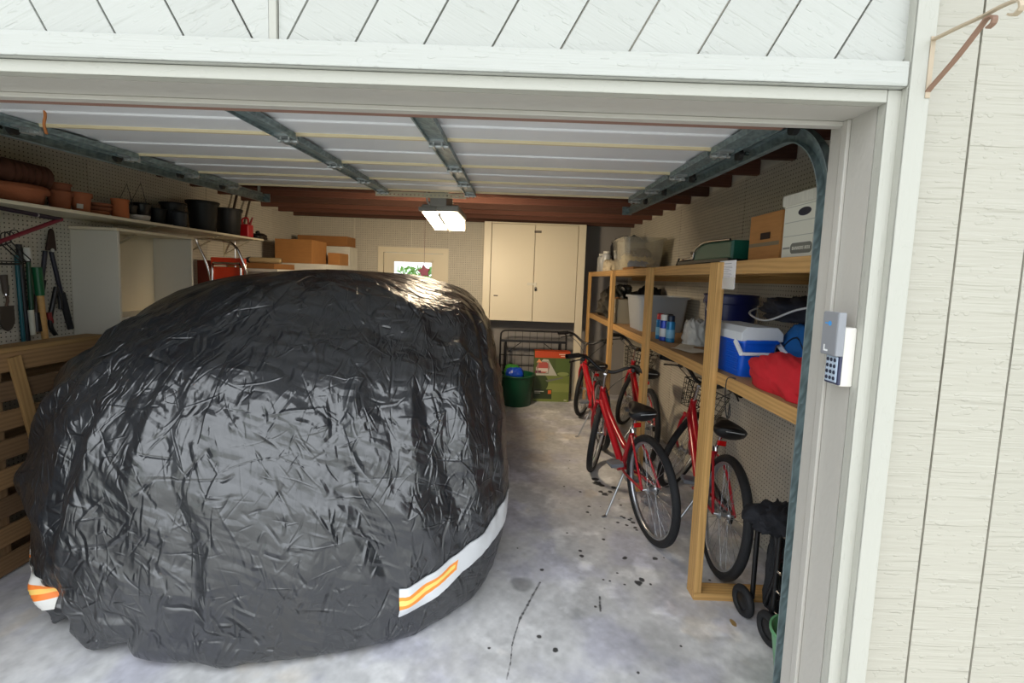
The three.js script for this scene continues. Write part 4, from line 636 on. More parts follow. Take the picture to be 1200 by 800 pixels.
{ // folded wagon
  const o = thing('folded_wagon', 'folded black wagon with loose cloth standing by the door track', 'wagon', [1.30, 0, -2.03], 0.15);
  const f = (a, b, r = 0.011) => bar(a, b, r, r, 8);
  for (const s of [-1, 1]) {
    const fr = part('frame', [f(V(s * 0.1, 0.1, 0.07), V(s * 0.1, 0.55, 0.07)), f(V(s * 0.1, 0.1, -0.07), V(s * 0.1, 0.55, -0.07)), f(V(s * 0.1, 0.52, -0.07), V(s * 0.1, 0.52, 0.07)), f(V(s * 0.06, 0.12, 0.08), V(s * 0.085, 0.5, 0.02)), f(V(s * 0.085, 0.12, 0.0), V(s * 0.05, 0.5, 0.08))], blackMetal, o);
    for (const y of [0.14, 0.24, 0.33, 0.5]) part('bolt', T(norm(new THREE.CylinderGeometry(0.007, 0.007, 0.03, 8)), s * 0.1, y, 0.084, Math.PI / 2), chrome, fr);
    for (const z of [-0.09, 0.09]) { const w = part('wheel', T(norm(new THREE.TorusGeometry(0.055, 0.018, 10, 28)), s * 0.13, 0.073, z, 0, Math.PI / 2, 0), darkRubber, o); part('wheel_disc', T(lathe([[0, -0.012], [0.05, -0.008], [0.05, 0.008], [0, 0.012]], 20), s * 0.13, 0.073, z, 0, 0, Math.PI / 2), blackPlastic, w); }
  }
  part('handle', [tube([V(-0.05, 0.3, 0.1), V(-0.05, 0.5, 0.11), V(-0.05, 0.56, 0.13), V(0.0, 0.575, 0.135), V(0.05, 0.56, 0.13), V(0.05, 0.5, 0.11), V(0.05, 0.3, 0.1)], 0.012, 40, 8), f(V(0, 0.2, 0.1), V(0, 0.5, 0.11), 0.014)], blackMetal, o);
  part('fabric', lumpy(0.17, 0.42, 0.1, 101, 0.15, 2).translate(0, 0.1, 0), cloth(0x18191c), o); part('cover_cloth', lumpy(0.26, 0.10, 0.2, 103, 0.35, 2.2).translate(-0.04, 0.49, 0.0), cloth(0x1d1e24), o); part('red_tag', rbox(-0.075, -0.05, 0.34, 0.43, 0.085, 0.097, 0.003), M(0xc02030, 0.5), o, 'red label tag');
  part('cross_bar', [f(V(-0.1, 0.2, 0.075), V(0.1, 0.2, 0.075), 0.008), f(V(-0.1, 0.38, 0.075), V(0.1, 0.38, 0.075), 0.008)], blackMetal, o);
}
{ // green bucket with toys
  const o = thing('green_bucket', 'pale green plastic bucket half hidden by the door track', 'bucket', [1.20, 0, -1.735]);
  part('body', lathe([[0, 0], [0.08, 0], [0.105, 0.19], [0.112, 0.19], [0.112, 0.205], [0.1, 0.205], [0.077, 0.006], [0, 0.006]], 32), M(0x6aa878, 0.35), o);
  const t = thing('water_squirter', 'red toy tube with bright green cap standing in the green bucket', 'toy', [1.16, 0.01, -1.735]); part('tube', bar(V(0, 0.0, 0), V(-0.01, 0.34, 0), 0.017, 0.017, 12), M(0xd01828, 0.35), t); part('cap', bar(V(-0.01, 0.34, 0), V(-0.01, 0.385, 0), 0.022, 0.018, 12), M(0x60d828, 0.35), t, 'bright green cap');
}
// ------------------------------------------------------------------ cabinet and things at the back
{
  const z = -6.0, o = thing('storage_cabinet', 'cream two door storage cabinet on tall posts with a gap beneath', 'cabinet');
  part('post', rbox(-0.405, -0.312, 0, 2.29, z - 0.04, z + 0.012, 0.003, 'y'), creamPaint, o); part('post', rbox(0.81, 0.905, 0, 2.29, z - 0.04, z + 0.012, 0.003, 'y'), creamPaint, o);
  part('carcass', [box(-0.36, -0.34, 1.03, 2.285, ZB + 0.005, z - 0.03, 'y'), box(0.86, 0.88, 1.03, 2.285, ZB + 0.005, z - 0.03, 'y'), box(-0.34, 0.86, 1.03, 1.05, ZB + 0.005, z - 0.03, 'x'), box(-0.34, 0.86, 2.265, 2.285, ZB + 0.005, z - 0.03, 'x'), box(-0.34, 0.86, 1.05, 2.265, ZB + 0.005, ZB + 0.012, 'x')], creamPaint, o);
  part('top_rail', rbox(-0.311, 0.809, 2.273, 2.29, z - 0.03, z + 0.008, 0.002), creamPaint, o);
  const dl = part('door', rbox(-0.306, 0.248, 1.022, 2.268, z - 0.02, z + 0.006, 0.003, 'y'), creamPaint, o), dr = part('door', rbox(0.254, 0.804, 1.022, 2.268, z - 0.02, z + 0.006, 0.003, 'y'), creamPaint, o);
  part('hasp', [rbox(0.17, 0.29, 1.49, 1.525, z + 0.006, z + 0.014, 0.003), rbox(0.26, 0.29, 1.45, 1.53, z + 0.014, z + 0.02, 0.003)], M(0xd8d2c0, 0.4), dr, 'painted hasp'); part('padlock', [rbox(0.268, 0.294, 1.42, 1.455, z + 0.02, z + 0.036, 0.004), T(norm(new THREE.TorusGeometry(0.011, 0.003, 8, 16)), 0.281, 1.458, z + 0.028)], M(0x3a3630, 0.35, { metalness: 0.7 }), dr, 'dark padlock');
  part('turn_button', rbox(0.24, 0.33, 2.165, 2.195, z + 0.006, z + 0.018, 0.004), M(0x6e6458, 0.6), dr, 'dark wooden turn button'); part('label_plate', rbox(-0.26, -0.205, 1.335, 1.35, z + 0.006, z + 0.009, 0.001), M(0x55483a, 0.6), dl, 'small dark plate');
}
{ // folded bed frame with wire mesh
  const z = -6.08, o = thing('folding_bed_frame', 'black folding metal bed frame with wire grid standing behind the green tub', 'bed frame'), x0 = -0.15, x1 = 0.72, y1 = 0.885;
  part('tube_frame', tube([V(x0, 0.012, z), V(x0, 0.5, z), V(x0, y1 - 0.08, z), V(x0 + 0.02, y1 - 0.02, z), V(x0 + 0.09, y1, z), V((x0 + x1) / 2, y1, z), V(x1 - 0.09, y1, z), V(x1 - 0.02, y1 - 0.02, z), V(x1, y1 - 0.08, z), V(x1, 0.5, z), V(x1, 0.012, z)], 0.012, 80, 8), blackMetal, o);
  for (const x of [-0.08, 0.64]) part('inner_leg', bar(V(x, 0.0, z + 0.03), V(x, 0.74, z + 0.03), 0.017), blackMetal, o);
  part('cross_bar', rbox(x0, x1, 0.735, 0.765, z + 0.0, z + 0.045, 0.004), blackMetal, o);
  for (const y of [0.56, 0.42, 0.25]) part('cross_bar', bar(V(x0, y, z + 0.02), V(x1, y, z + 0.02), 0.008), blackMetal, o);
  part('brace', bar(V(-0.05, 0.6, z + 0.035), V(0.12, 0.735, z + 0.035), 0.006), blackMetal, o); part('brace', bar(V(0.6, 0.6, z + 0.035), V(0.42, 0.735, z + 0.035), 0.006), blackMetal, o);
  for (let k = 1; k < 9; k++) { const x = lerp(x0, x1, k / 9); part('wire', bar(V(x, 0.06, z), V(x, y1 - 0.01, z), 0.003, 0.003, 5), blackMetal, o); }
}
{ // tub
  const o = thing('green_tub', 'round dark green plastic tub on the floor beside the tent box', 'tub', [0.08, 0, -5.72]);
  part('body', lathe([[0, 0], [0.185, 0], [0.205, 0.36], [0.228, 0.365], [0.228, 0.385], [0.198, 0.385], [0.18, 0.01], [0, 0.01]], 40), M(0x0e4a30, 0.4), o);
  single('blue_packet', lumpy(0.22, 0.14, 0.16, 111, 0.2), M(0x1446b8, 0.3), 'crumpled blue packet sticking out of the green tub', 'packet', [0.05, 0.32, -5.68]);
  single('green_packet', lumpy(0.2, 0.14, 0.16, 113, 0.2), M(0x3c8a34, 0.4), 'leaf green packet behind the blue one in the tub', 'packet', [0.02, 0.33, -5.82]);
}
{ // tent box
  const W = 0.46, H = 0.655, map = canvasTex(368, 524, (x, w, h) => {
    const g = x.createLinearGradient(0, 0, 0, h); x.fillStyle = '#4d5c2c'; x.fillRect(0, 0, w, h); x.fillStyle = '#74803c'; x.fillRect(0, 250, w, h - 250); x.fillStyle = '#87904a'; x.fillRect(60, 330, w - 60, 90); x.fillStyle = '#39481f'; x.beginPath(); x.ellipse(60, 330, 90, 100, 0, 0, 7); x.fill(); x.fillStyle = '#55682f'; x.fillRect(220, 70, 148, 140); x.fillStyle = '#8b9658'; x.beginPath(); x.ellipse(300, 230, 60, 20, 0, 0, 7); x.fill();
    x.fillStyle = '#c5481c'; x.fillRect(0, 0, w, 66); x.fillStyle = '#e8c7b0'; x.fillRect(250, 22, 74, 10); x.fillRect(270, 42, 50, 8);
    x.fillStyle = '#b9b6a8'; x.beginPath(); x.moveTo(90, 80); x.lineTo(140, 82); x.lineTo(240, 250); x.lineTo(20, 250); x.lineTo(16, 170); x.closePath(); x.fill();
    x.fillStyle = '#b4534a'; x.beginPath(); x.ellipse(90, 165, 66, 62, 0, 0, 7); x.fill(); x.fillStyle = '#d8c8bc'; x.fillRect(30, 175, 110, 36); x.fillStyle = '#6a3040'; x.fillRect(10, 200, 60, 28); x.strokeStyle = '#8b8878'; x.lineWidth = 8; x.strokeRect(36, 108, 110, 120);
    x.fillStyle = '#e8a06a'; x.beginPath(); x.moveTo(20, 116); x.lineTo(48, 76); x.lineTo(76, 116); x.closePath(); x.fill();
    x.fillStyle = '#6d6f62'; x.beginPath(); x.moveTo(120, 300); x.lineTo(300, 262); x.lineTo(300, 276); x.lineTo(140, 318); x.fill();
    x.fillStyle = '#2e3a1c'; x.fillRect(0, 396, 190, 100); x.fillStyle = '#d8d4c0'; x.fillRect(12, 414, 96, 8); x.fillRect(12, 432, 60, 5); x.fillStyle = '#e06a28'; x.fillRect(150, 404, 34, 38); x.fillStyle = '#c9c6a8'; x.fillRect(318, 500, 30, 10);
  });
  const o = thing('tent_box', 'tall printed cardboard box with tent picture leaning by the cabinet post', 'box', [0.53, 0, -5.86], 0.03);
  const g = box(-W / 2, W / 2, 0, H, -0.14, 0, 'y'), uv = g.attributes.uv, p = g.attributes.position, n = g.attributes.normal; for (let i = 0; i < p.count; i++) n.getZ(i) > 0.9 ? uv.setXY(i, (p.getX(i) + W / 2) / W, p.getY(i) / H) : uv.setXY(i, 0.95, 0.7);
  part('carton', g, M(0xffffff, 0.55, { map }), o); part('top_flap', box(-W / 2 + 0.002, W / 2 - 0.002, H, H + 0.002, -0.138, -0.002), M(0xb8431c, 0.6), o, 'orange top flap');
}
// white bench along the left back with boxes
{
  const o = thing('storage_bench', 'tall white storage bench along the left wall behind the car', 'bench'), y = 1.58;
  part('top', rbox(XL + 0.01, -2.28, y - 0.03, y, -6.2, -4.45, 0.003, 'z'), whitePaint, o); part('front_panel', box(-2.32, -2.30, 0.05, y - 0.03, -6.18, -4.5, 'z'), whitePaint, o); part('end_panel', box(XL + 0.01, -2.32, 0.0, y - 0.03, -4.52, -4.5, 'y'), whitePaint, o); part('end_panel', box(XL + 0.01, -2.32, 0.0, y - 0.03, -6.18, -6.16, 'y'), whitePaint, o);
  const c = (n, l, x0, x1, y0, y1, z0, z1, m) => { const t = thing(n, l, 'box', [0, y0 + 0.001, 0]); part('carton', rbox(x0, x1, 0, y1 - y0, z0, z1, 0.003, 'x'), m, t); part('tape', box((x0 + x1) / 2 - 0.025, (x0 + x1) / 2 + 0.025, y1 - y0, y1 - y0 + 0.001, z0 + 0.01, z1 - 0.01, 'z'), M(0xb58a52, 0.35), t); return t; };
  c('flat_carton', 'flat white carton under the cardboard boxes on the bench', -2.75, -2.12, y, 1.655, -5.95, -5.2, whiteCard);
  c('cardboard_box', 'large brown cardboard box on the flat white carton', -2.72, -2.30, 1.656, 1.925, -5.66, -5.25, cardboard);
  c('cardboard_box', 'small brown cardboard box tucked behind the large one', -2.26, -2.12, 1.656, 1.80, -5.9, -5.6, cardboard);
  c('white_carton', 'white square carton under a long brown box at the back', -2.52, -2.13, y, 1.90, -6.3 + 0.02, -5.97, whiteCard);
  c('long_carton', 'long brown carton on top of the white carton', -2.80, -2.16, 1.902, 2.03, -6.3 + 0.02, -5.97, cardboardB);
  c('brown_carton', 'low brown carton under the paper roll', -2.93, -2.45, y, 1.635, -5.15, -4.72, cardboardB);
  const t = thing('paper_roll', 'pale rolled paper tube with black end on the low carton', 'roll', [-2.62, 1.636 + 0.032, -4.86], -0.1); part('roll', T(lathe([[0, -0.17], [0.03, -0.17], [0.03, 0.17], [0, 0.17]], 20), 0, 0, 0, 0, 0, Math.PI / 2), M(0xc9b184, 0.7), t); part('end_cap', T(lathe([[0, -0.21], [0.024, -0.21], [0.033, -0.18], [0.033, -0.16], [0, -0.16]], 20), 0, 0, 0, 0, 0, -Math.PI / 2), blackPlastic, t, 'black end cap');
}
{ // red folding step stool with bent chrome handle
  const o = thing('step_stool', 'red folding step stool with bent chrome handle near the left wall', 'step stool', [-2.66, 0, -4.26], 0.12);
  part('handle_frame', tube([V(-0.12, 0.01, 0.02), V(-0.12, 1.2, 0.0), V(-0.14, 1.55, 0.02), V(-0.22, 1.80, 0.05), V(-0.2, 1.825, 0.05), V(-0.05, 1.825, 0.05), V(0.09, 1.79, 0.05), V(0.16, 1.65, 0.04), V(0.19, 1.5, 0.02), V(0.17, 1.2, 0), V(0.17, 0.01, 0.02)], 0.012, 80, 10), chrome, o);
  part('inner_frame', tube([V(-0.09, 0.01, 0.12), V(-0.09, 1.4, 0.06), V(-0.085, 1.60, 0.06), V(-0.06, 1.615, 0.06), V(0.12, 1.615, 0.06), V(0.15, 1.60, 0.06), V(0.155, 1.4, 0.06), V(0.155, 0.01, 0.12)], 0.012, 60, 10), chrome, o);
  part('step', rbox(-0.12, 0.16, 1.60, 1.67, -0.05, 0.03, 0.01), M(0xd8401c, 0.45), o, 'orange red step'); part('step', rbox(-0.11, 0.16, 1.40, 1.585, 0.0, 0.05, 0.01), M(0xd8401c, 0.45), o, 'orange red step'); part('back_plate', rbox(-0.27, -0.13, 1.2, 1.64, -0.06, -0.04, 0.006), M(0x7a2a1c, 0.6), o, 'dull red plate'); part('support_rod', bar(V(0.06, 1.2, -0.05), V(0.06, 1.82, -0.05), 0.007), chrome, o);
}
// ------------------------------------------------------------------ left wall: shelf, partitions, pots, tools, pallet
const PS = 1.885, PX = -2.60;
{
  const o = thing('pot_shelf', 'long cream wall shelf carrying flower pots', 'shelf');
  part('board', rbox(XL + 0.001, PX, PS - 0.02, PS, -4.80, -1.44, 0.003, 'z'), creamPaint, o);
  for (const z of [-1.9, -3.42, -4.2, -4.7]) part('bracket', [box(XL + 0.001, XL + 0.3, PS - 0.026, PS - 0.021, z - 0.015, z + 0.015, 'x'), box(XL + 0.001, XL + 0.005, PS - 0.2, PS - 0.026, z - 0.015, z + 0.015, 'y'), beam(V(XL + 0.005, PS - 0.17, z), V(XL + 0.26, PS - 0.03, z), 0.006, 0.02, V(0, 0, 1))], M(0xb9b19a, 0.5), o);
}
{
  const o = thing('open_bookcase', 'open white wall bookcase with two upright panels under the pot shelf', 'bookcase'), fx = -2.635;
  part('upright', rbox(XL + 0.001, fx, 0.9, 1.795, -3.09, -3.07, 0.003, 'y'), whitePaint, o); part('upright', rbox(XL + 0.001, fx, 0.9, 1.795, -3.79, -3.77, 0.003, 'y'), whitePaint, o);
  part('top_board', rbox(XL + 0.001, fx + 0.004, 1.796, 1.815, -3.8, -3.06, 0.003, 'z'), creamPaint, o); part('shelf_board', rbox(XL + 0.0065, fx - 0.005, 1.2, 1.22, -3.769, -3.091, 0.003, 'z'), whitePaint, o); part('back_panel', box(XL + 0.001, XL + 0.006, 0.9, 1.795, -3.769, -3.091, 'z'), creamPaint, o); part('bottom_board', rbox(XL + 0.001, fx, 0.88, 0.899, -3.8, -3.06, 0.003, 'z'), whitePaint, o);
}
const potProf = (rt, rb, h, lip = 0.2) => [[0, 0], [rb, 0], [lerp(rb, rt * 0.92, 1 - lip), h * (1 - lip)], [rt, h * (1 - lip)], [rt, h], [rt * 0.88, h], [rt * 0.84, h * (1 - lip)], [rb * 0.85, h * 0.06], [0, h * 0.06]];
const onShelf = (px, py, back = 0.12) => { const q = onX(px, py, PX - back); return [PX - back, PS + 0.001, q.z]; };
function pot(label, p, rt, rb, h, m, group, name = 'flower_pot', lip = 0.22, cat = 'flower pot') { const o = thing(name, label, cat, p, 0, group); part('pot', lathe(potProf(rt, rb, h, lip), 30), m, o); return o; }
{
  const bowl = onShelf(8, 232, 0.172), t = pot('wide shallow terracotta bowl holding a row of nested pots', bowl, 0.17, 0.14, 0.09, clayMs[1], undefined, 'terracotta_bowl', 0.3, 'bowl');
  part('soil_rim', T(norm(new THREE.TorusGeometry(0.155, 0.012, 8, 36)), 0, 0.09, 0, Math.PI / 2), clayMs[1], t);
  for (let k = 0; k < 7; k++) { const o = thing('small_pot', 'dark brown small pot lying nested in the terracotta bowl', 'flower pot', [bowl[0] + 0.045, PS + 0.092 + 0.076, bowl[2] + 0.14 - k * 0.034], 0, 'nested small pots in the bowl'); part('pot', T(lathe([[0, 0], [0.03, 0], [0.046, 0.066], [0.066, 0.07], [0.066, 0.092], [0.056, 0.092], [0.04, 0.06], [0.026, 0.006], [0, 0.006]], 20), 0, 0, 0, -Math.PI / 2 + 0.0, 0, 0), M(0x5a3424, 0.9), o); }
  const p1 = onShelf(70, 236, 0.13); pot('terracotta pot with thick rim beside the shallow bowl', p1, 0.062, 0.045, 0.11, clayMs[0]); pot('terracotta pot nested upside on the thick rimmed pot', [p1[0], PS + 0.112, p1[2] - 0.0], 0.058, 0.05, 0.045, clayMs[2]);
  const p2 = onShelf(95, 240, 0.1), o2 = pot('terracotta pot with white price sticker', p2, 0.056, 0.04, 0.12, clayMs[1]); part('sticker', T(norm(new THREE.BoxGeometry(0.03, 0.028, 0.002)), 0.028, 0.035, 0.038, -0.1, 0.5, 0), M(0xd8d2c6, 0.7), o2, 'white price sticker');
  const p3 = onShelf(112, 244, 0.12); for (const [k, r] of [[0, 0.075], [1, 0.07], [2, 0.06]]) pot('terracotta saucer in the stack between two clay pots', [p3[0], PS + 0.001 + k * 0.027, p3[2] - 0.02 * k], r, r * 0.85, 0.026, clayMs[(k + 1) % 3], 'stacked terracotta saucers', 'terracotta_saucer', 0.4, 'saucer');
  pot('straight sided orange clay pot in front of the black hanging pots', onShelf(141, 249, 0.07), 0.05, 0.047, 0.125, M(0xb4653a, 0.85), undefined, 'flower_pot', 0.1);
  const p5 = onShelf(2, 228, 0.25); pot('tall orange clay pot standing in the shallow bowl by the nested pots', [bowl[0] - 0.085, PS + 0.008, bowl[2] + 0.03], 0.05, 0.042, 0.29, clayMs[0]);
  for (const [px, rt, h, l] of [[150, 0.062, 0.12, 'black hanging basket pot with thin wire hanger'], [166, 0.066, 0.15, 'black hanging pot with wire hanger beside the white dish']]) { const q = onShelf(px, 252, 0.22), o = pot(l, q, rt, rt * 0.75, h, blackPlastic, undefined, 'hanging_pot', 0.15); for (let k = 0; k < 3; k++) { const a = k * 2.1 + 0.4; part('hanger_wire', bar(V(rt * 0.95 * Math.cos(a), h - 0.005, rt * 0.95 * Math.sin(a)), V(0, h + 0.15, 0), 0.0018, 0.0018, 5), M(0x3a3c40, 0.5), o); } }
  { const q = onShelf(163, 253, 0.07), o = thing('white_dish', 'small white ribbed dish on the pot shelf', 'dish', q); part('dish', lathe([[0, 0], [0.055, 0], [0.068, 0.035], [0.064, 0.04], [0.05, 0.008], [0, 0.008]], 28), M(0xb9b2a8, 0.5), o); }
  const bk = M(0x17191c, 0.55);
  for (const [px, py, b, rt, rb, h, l] of [[185, 256, 0.2, 0.06, 0.045, 0.13, 'small black nursery pot beside the white dish'], [203, 258, 0.2, 0.09, 0.07, 0.2, 'ribbed black nursery pot behind the short grey pot'], [211, 262, 0.065, 0.055, 0.045, 0.12, 'short charcoal grey nursery pot near the shelf edge'], [238, 266, 0.15, 0.125, 0.095, 0.26, 'largest black nursery pot on the pot shelf'], [268, 272, 0.15, 0.12, 0.095, 0.25, 'black nursery pot beside the red can']]) { const o = pot(l, onShelf(px, py, b), rt, rb, h, l.includes('grey nursery') ? M(0x34373b, 0.6) : bk, undefined, 'nursery_pot', 0.1); part('rim', T(norm(new THREE.TorusGeometry(rt, 0.006, 8, 32)), 0, h - 0.006, 0, Math.PI / 2), bk, o); }
  { const q = onShelf(288, 277, 0.1), o = thing('red_can', 'small red can with handle on the end of the pot shelf', 'can', q); part('body', rbox(-0.055, 0.055, 0, 0.13, -0.05, 0.05, 0.015), M(0xb01822, 0.35), o); part('handle', tube([V(-0.03, 0.12, 0), V(-0.03, 0.18, 0), V(0.02, 0.19, 0), V(0.03, 0.13, 0)], 0.009, 16, 8), M(0xb01822, 0.35), o); part('spout', bar(V(0.04, 0.12, 0), V(0.07, 0.2, 0), 0.012, 0.008), M(0x8a1018, 0.4), o); }
  { const q = onShelf(304, 281, 0.08), o = thing('drill_tool', 'black hand tool lying at the end of the pot shelf', 'tool', q); part('body', lumpy(0.1, 0.06, 0.2, 121, 0.15), blackPlastic, o); part('knob', T(norm(new THREE.SphereGeometry(0.022, 14, 10)), 0, 0.065, 0.03), blackPlastic, o); }
  single('long_stick', bar(V(-2.86, PS + 0.01, -4.62), V(-2.9, CE - 0.02, -4.9), 0.012), M(0x3a2a20, 0.7), 'dark long stick leaning up from the pot shelf', 'stick'); single('broom_handle', bar(V(-2.8, PS + 0.01, -4.74), V(-2.9, CE - 0.02, -5.15), 0.011), M(0x54483c, 0.6), 'grey brown handle leaning beside the dark stick', 'handle');
}
{ // tools on the pegboard; positions read on the wall plane
  const tx = XL + 0.025, W = (px, py, off = 0) => { const q = onX(px, py, tx + off); return q; };
  const arm = thing('garment_rack', 'dark red tube rack arm with coat hangers on the left wall', 'rack'); const ry = (px, py) => onX(px, py, XL + 0.22);
  const ra = ry(-30, 238), rb = ry(71, 257), rc = ry(-30, 294);
  part('top_bar', bar(ra, rb, 0.012), M(0x2c2030, 0.5), arm); part('lower_bar', bar(rb, rc, 0.012), M(0x7a2030, 0.5), arm); part('corner', T(norm(new THREE.SphereGeometry(0.0135, 12, 8)), rb.x, rb.y, rb.z), M(0x7a2030, 0.5), arm); part('wall_stub', bar(V(XL + 0.005, ra.y, ra.z + 0.1), ra.clone().setZ(ra.z + 0.1), 0.014), M(0x2c2030, 0.5), arm); part('clip', bar(ra.clone().lerp(rb, 0.68), ra.clone().lerp(rb, 0.7), 0.0125), M(0xb0a8a8, 0.4), arm);
  for (const [px, py] of [[2, 280], [7, 279], [13, 277]]) { const q = ry(px, py), o = thing('coat_hanger', 'dark wire coat hanger on the red rack arm', 'hanger', [q.x, q.y, q.z], 0, 'coat hangers on the rack arm'); part('hook', tube([V(0.0, -0.03, 0), V(0, 0.0, 0.005), V(0, 0.03, 0.0), V(0, 0.035, -0.03), V(0, 0.012, -0.045)], 0.003, 18, 6), blackMetal, o); part('shoulders', tube([V(0, -0.03, 0), V(-0.02, -0.1, 0.15), V(-0.02, -0.13, 0.2), V(-0.02, -0.135, 0), V(-0.02, -0.13, -0.12), V(-0.01, -0.09, -0.07), V(0, -0.03, 0)], 0.0035, 30, 6, false, 0.2), blackMetal, o); }
  const pole = (name, label, a, b, r, m, extra) => { const o = thing(name, label, 'garden tool'); part('shaft', bar(a, b, r, r, 12), m, o); if (extra) extra(o); return o; };
  pole('black_pole', 'black tool pole hung on the pegboard', W(22, 286), W(33, 405), 0.014, M(0x14161c, 0.4), o => part('hook', bar(W(22, 290, -0.024), W(22, 290), 0.004), steel, o));
  pole('teal_pole', 'teal tool pole hung beside the black pole', W(19, 299, 0.02), W(28, 405, 0.02), 0.010, M(0x0f5560, 0.4), o => part('hook', bar(W(19, 302, -0.024), W(19, 302), 0.004), steel, o));
  pole('green_pole', 'green tool pole with white tip and white grip', W(32, 292, 0.02), W(37, 364, 0.02), 0.012, M(0x14402c, 0.4), o => { part('tip', bar(W(31, 290, 0.02), W(33, 306, 0.02), 0.017, 0.017, 12), M(0xcfcfc8, 0.5), o, 'white tip'); part('grip', bar(W(36, 363, 0.02), W(39, 392, 0.02), 0.015, 0.013, 12), M(0xc9c8b8, 0.5), o, 'white grip'); part('hook', bar(W(31, 295, -0.024), W(31, 295), 0.004), steel, o); });
  pole('wood_handled_tool', 'garden tool with green sleeve and pale wooden handle', W(47, 344, 0.03), W(54, 405, 0.03), 0.017, pine, o => { part('sleeve', bar(W(43, 313, 0.03), W(47, 346, 0.03), 0.024, 0.022, 14), M(0x0d5a34, 0.4), o, 'green sleeve'); part('hook', bar(W(43, 316, -0.024), W(43, 316), 0.004), steel, o); });
  { const o = thing('loppers', 'black garden loppers with long handles hung open on pegboard', 'loppers'); const pv = W(59, 293);
    const s = new THREE.Shape(); s.moveTo(-0.03, 0); s.lineTo(-0.006, 0.12); s.quadraticCurveTo(0.012, 0.15, 0.02, 0.11); s.lineTo(0.03, 0.0); s.closePath(); const g = norm(new THREE.ExtrudeGeometry(s, { depth: 0.008, bevelEnabled: true, bevelSize: 0.002, bevelThickness: 0.002 })); g.rotateY(Math.PI / 2);
    part('blade', g.translate(pv.x, pv.y, pv.z), M(0x3a2c28, 0.5, { metalness: 0.5 }), o, 'rust brown blades'); part('pivot', T(norm(new THREE.CylinderGeometry(0.012, 0.012, 0.03, 12)), pv.x, pv.y, pv.z, 0, 0, Math.PI / 2), chrome, o);
    part('handle', [bar(W(53, 294), W(49, 330), 0.012)], M(0x141426, 0.4), o); part('handle', [bar(W(60, 295), W(72, 345), 0.012)], M(0x141426, 0.4), o); part('grip', bar(W(72, 343), W(83, 385), 0.019, 0.017), darkRubber, o); part('grip', bar(W(50, 328), W(45, 362), 0.018, 0.016), darkRubber, o); }
  { const o = thing('hand_shears', 'small shears with dark red spring hung below the loppers', 'shears'); part('handle', tube([W(66, 336, 0.02), W(62, 355, 0.02), W(59, 372, 0.02), W(60, 384, 0.02), W(65, 392, 0.02)], 0.013, 20, 8), blackPlastic, o); part('spring', bar(W(57, 366, 0.02), W(60, 378, 0.02), 0.014), M(0x7a2020, 0.5), o, 'dark red spring'); part('handle', tube([W(66, 336, 0.02), W(70, 350, 0.02), W(71, 362, 0.02)], 0.011, 12, 8), blackPlastic, o); part('hook', bar(W(66, 338, -0.024), W(66, 338, 0.02), 0.004), steel, o); }
  { const o = thing('black_shears_handle', 'rounded black grip hung between green and wooden tools', 'garden tool'); part('grip', bar(W(42, 366, 0.01), W(44, 388, 0.01), 0.022, 0.026, 14), blackPlastic, o); part('neck', bar(W(43, 345, 0.01), W(42, 367, 0.01), 0.011), M(0x3a2a22, 0.6), o); }
  { const o = thing('hand_trowel', 'rusty hand trowel hanging at the edge of the pegboard', 'trowel'); part('handle', bar(W(4, 322), W(7, 345), 0.017, 0.013, 12), M(0x4a4038, 0.6), o); part('ferrule', bar(W(7, 334), W(7, 346), 0.0135), chrome, o); part('neck', tube([W(7, 345), W(9, 352), W(7, 360)], 0.007, 10, 6), M(0x5a4438, 0.6), o); const s = new THREE.Shape(); s.moveTo(-0.035, 0); s.lineTo(0.035, 0); s.lineTo(0.038, -0.08); s.quadraticCurveTo(0.03, -0.13, 0, -0.14); s.quadraticCurveTo(-0.03, -0.13, -0.038, -0.08); s.closePath(); const g = norm(new THREE.ExtrudeGeometry(s, { depth: 0.004, bevelEnabled: true, bevelSize: 0.003, bevelThickness: 0.003 })), q = W(7, 359); g.rotateY(Math.PI / 2); part('blade', g.translate(q.x, q.y, q.z), M(0x4d463f, 0.6, { metalness: 0.4 }), o); }
}
{ // pallets standing on edge
  const o = thing('wooden_pallet', 'weathered wooden pallet standing on edge beside the car', 'pallet', [-2.50, 0, 0]), zA = -1.62, zB = -2.78;
  for (let k = 0; k < 8; k++) { const y0 = 0.012 + k * 0.145; part('slat', shiftUV(rbox(0.0, 0.019, y0, y0 + (k === 7 ? 0.11 : 0.098), zB, zA, 0.003, 'z'), k * 0.5, k * 0.13), palletWoods[k % 4], o); }
  for (const z of [zA - 0.03, -2.2, zB + 0.03]) part('stringer', rbox(-0.09, -0.0005, 0.01, 1.12, z - 0.019, z + 0.019, 0.003, 'y'), palletWoods[0], o);
  for (let k = 0; k < 4; k++) { const y0 = 0.05 + k * 0.3; part('slat', rbox(-0.11, -0.0905, y0, y0 + 0.09, zB, zA, 0.003, 'z'), palletWoods[(k + 2) % 4], o); }
  part('top_board', rbox(-0.10, 0.022, 1.1215, 1.148, zB, zA, 0.003, 'z'), woodM(0x9d7c4e, 0.8), o);
  const q = onX(16, 418, -2.472), q2 = onX(40, 505, -2.465); single('wood_stake', beam(q, q2.clone().add(q2.clone().sub(q).multiplyScalar(1.6)), 0.055, 0.016, V(1, 0, 0)), woodM(0xa88555, 0.75), 'pale narrow wooden board leaning slanted against the pallet', 'board');
}
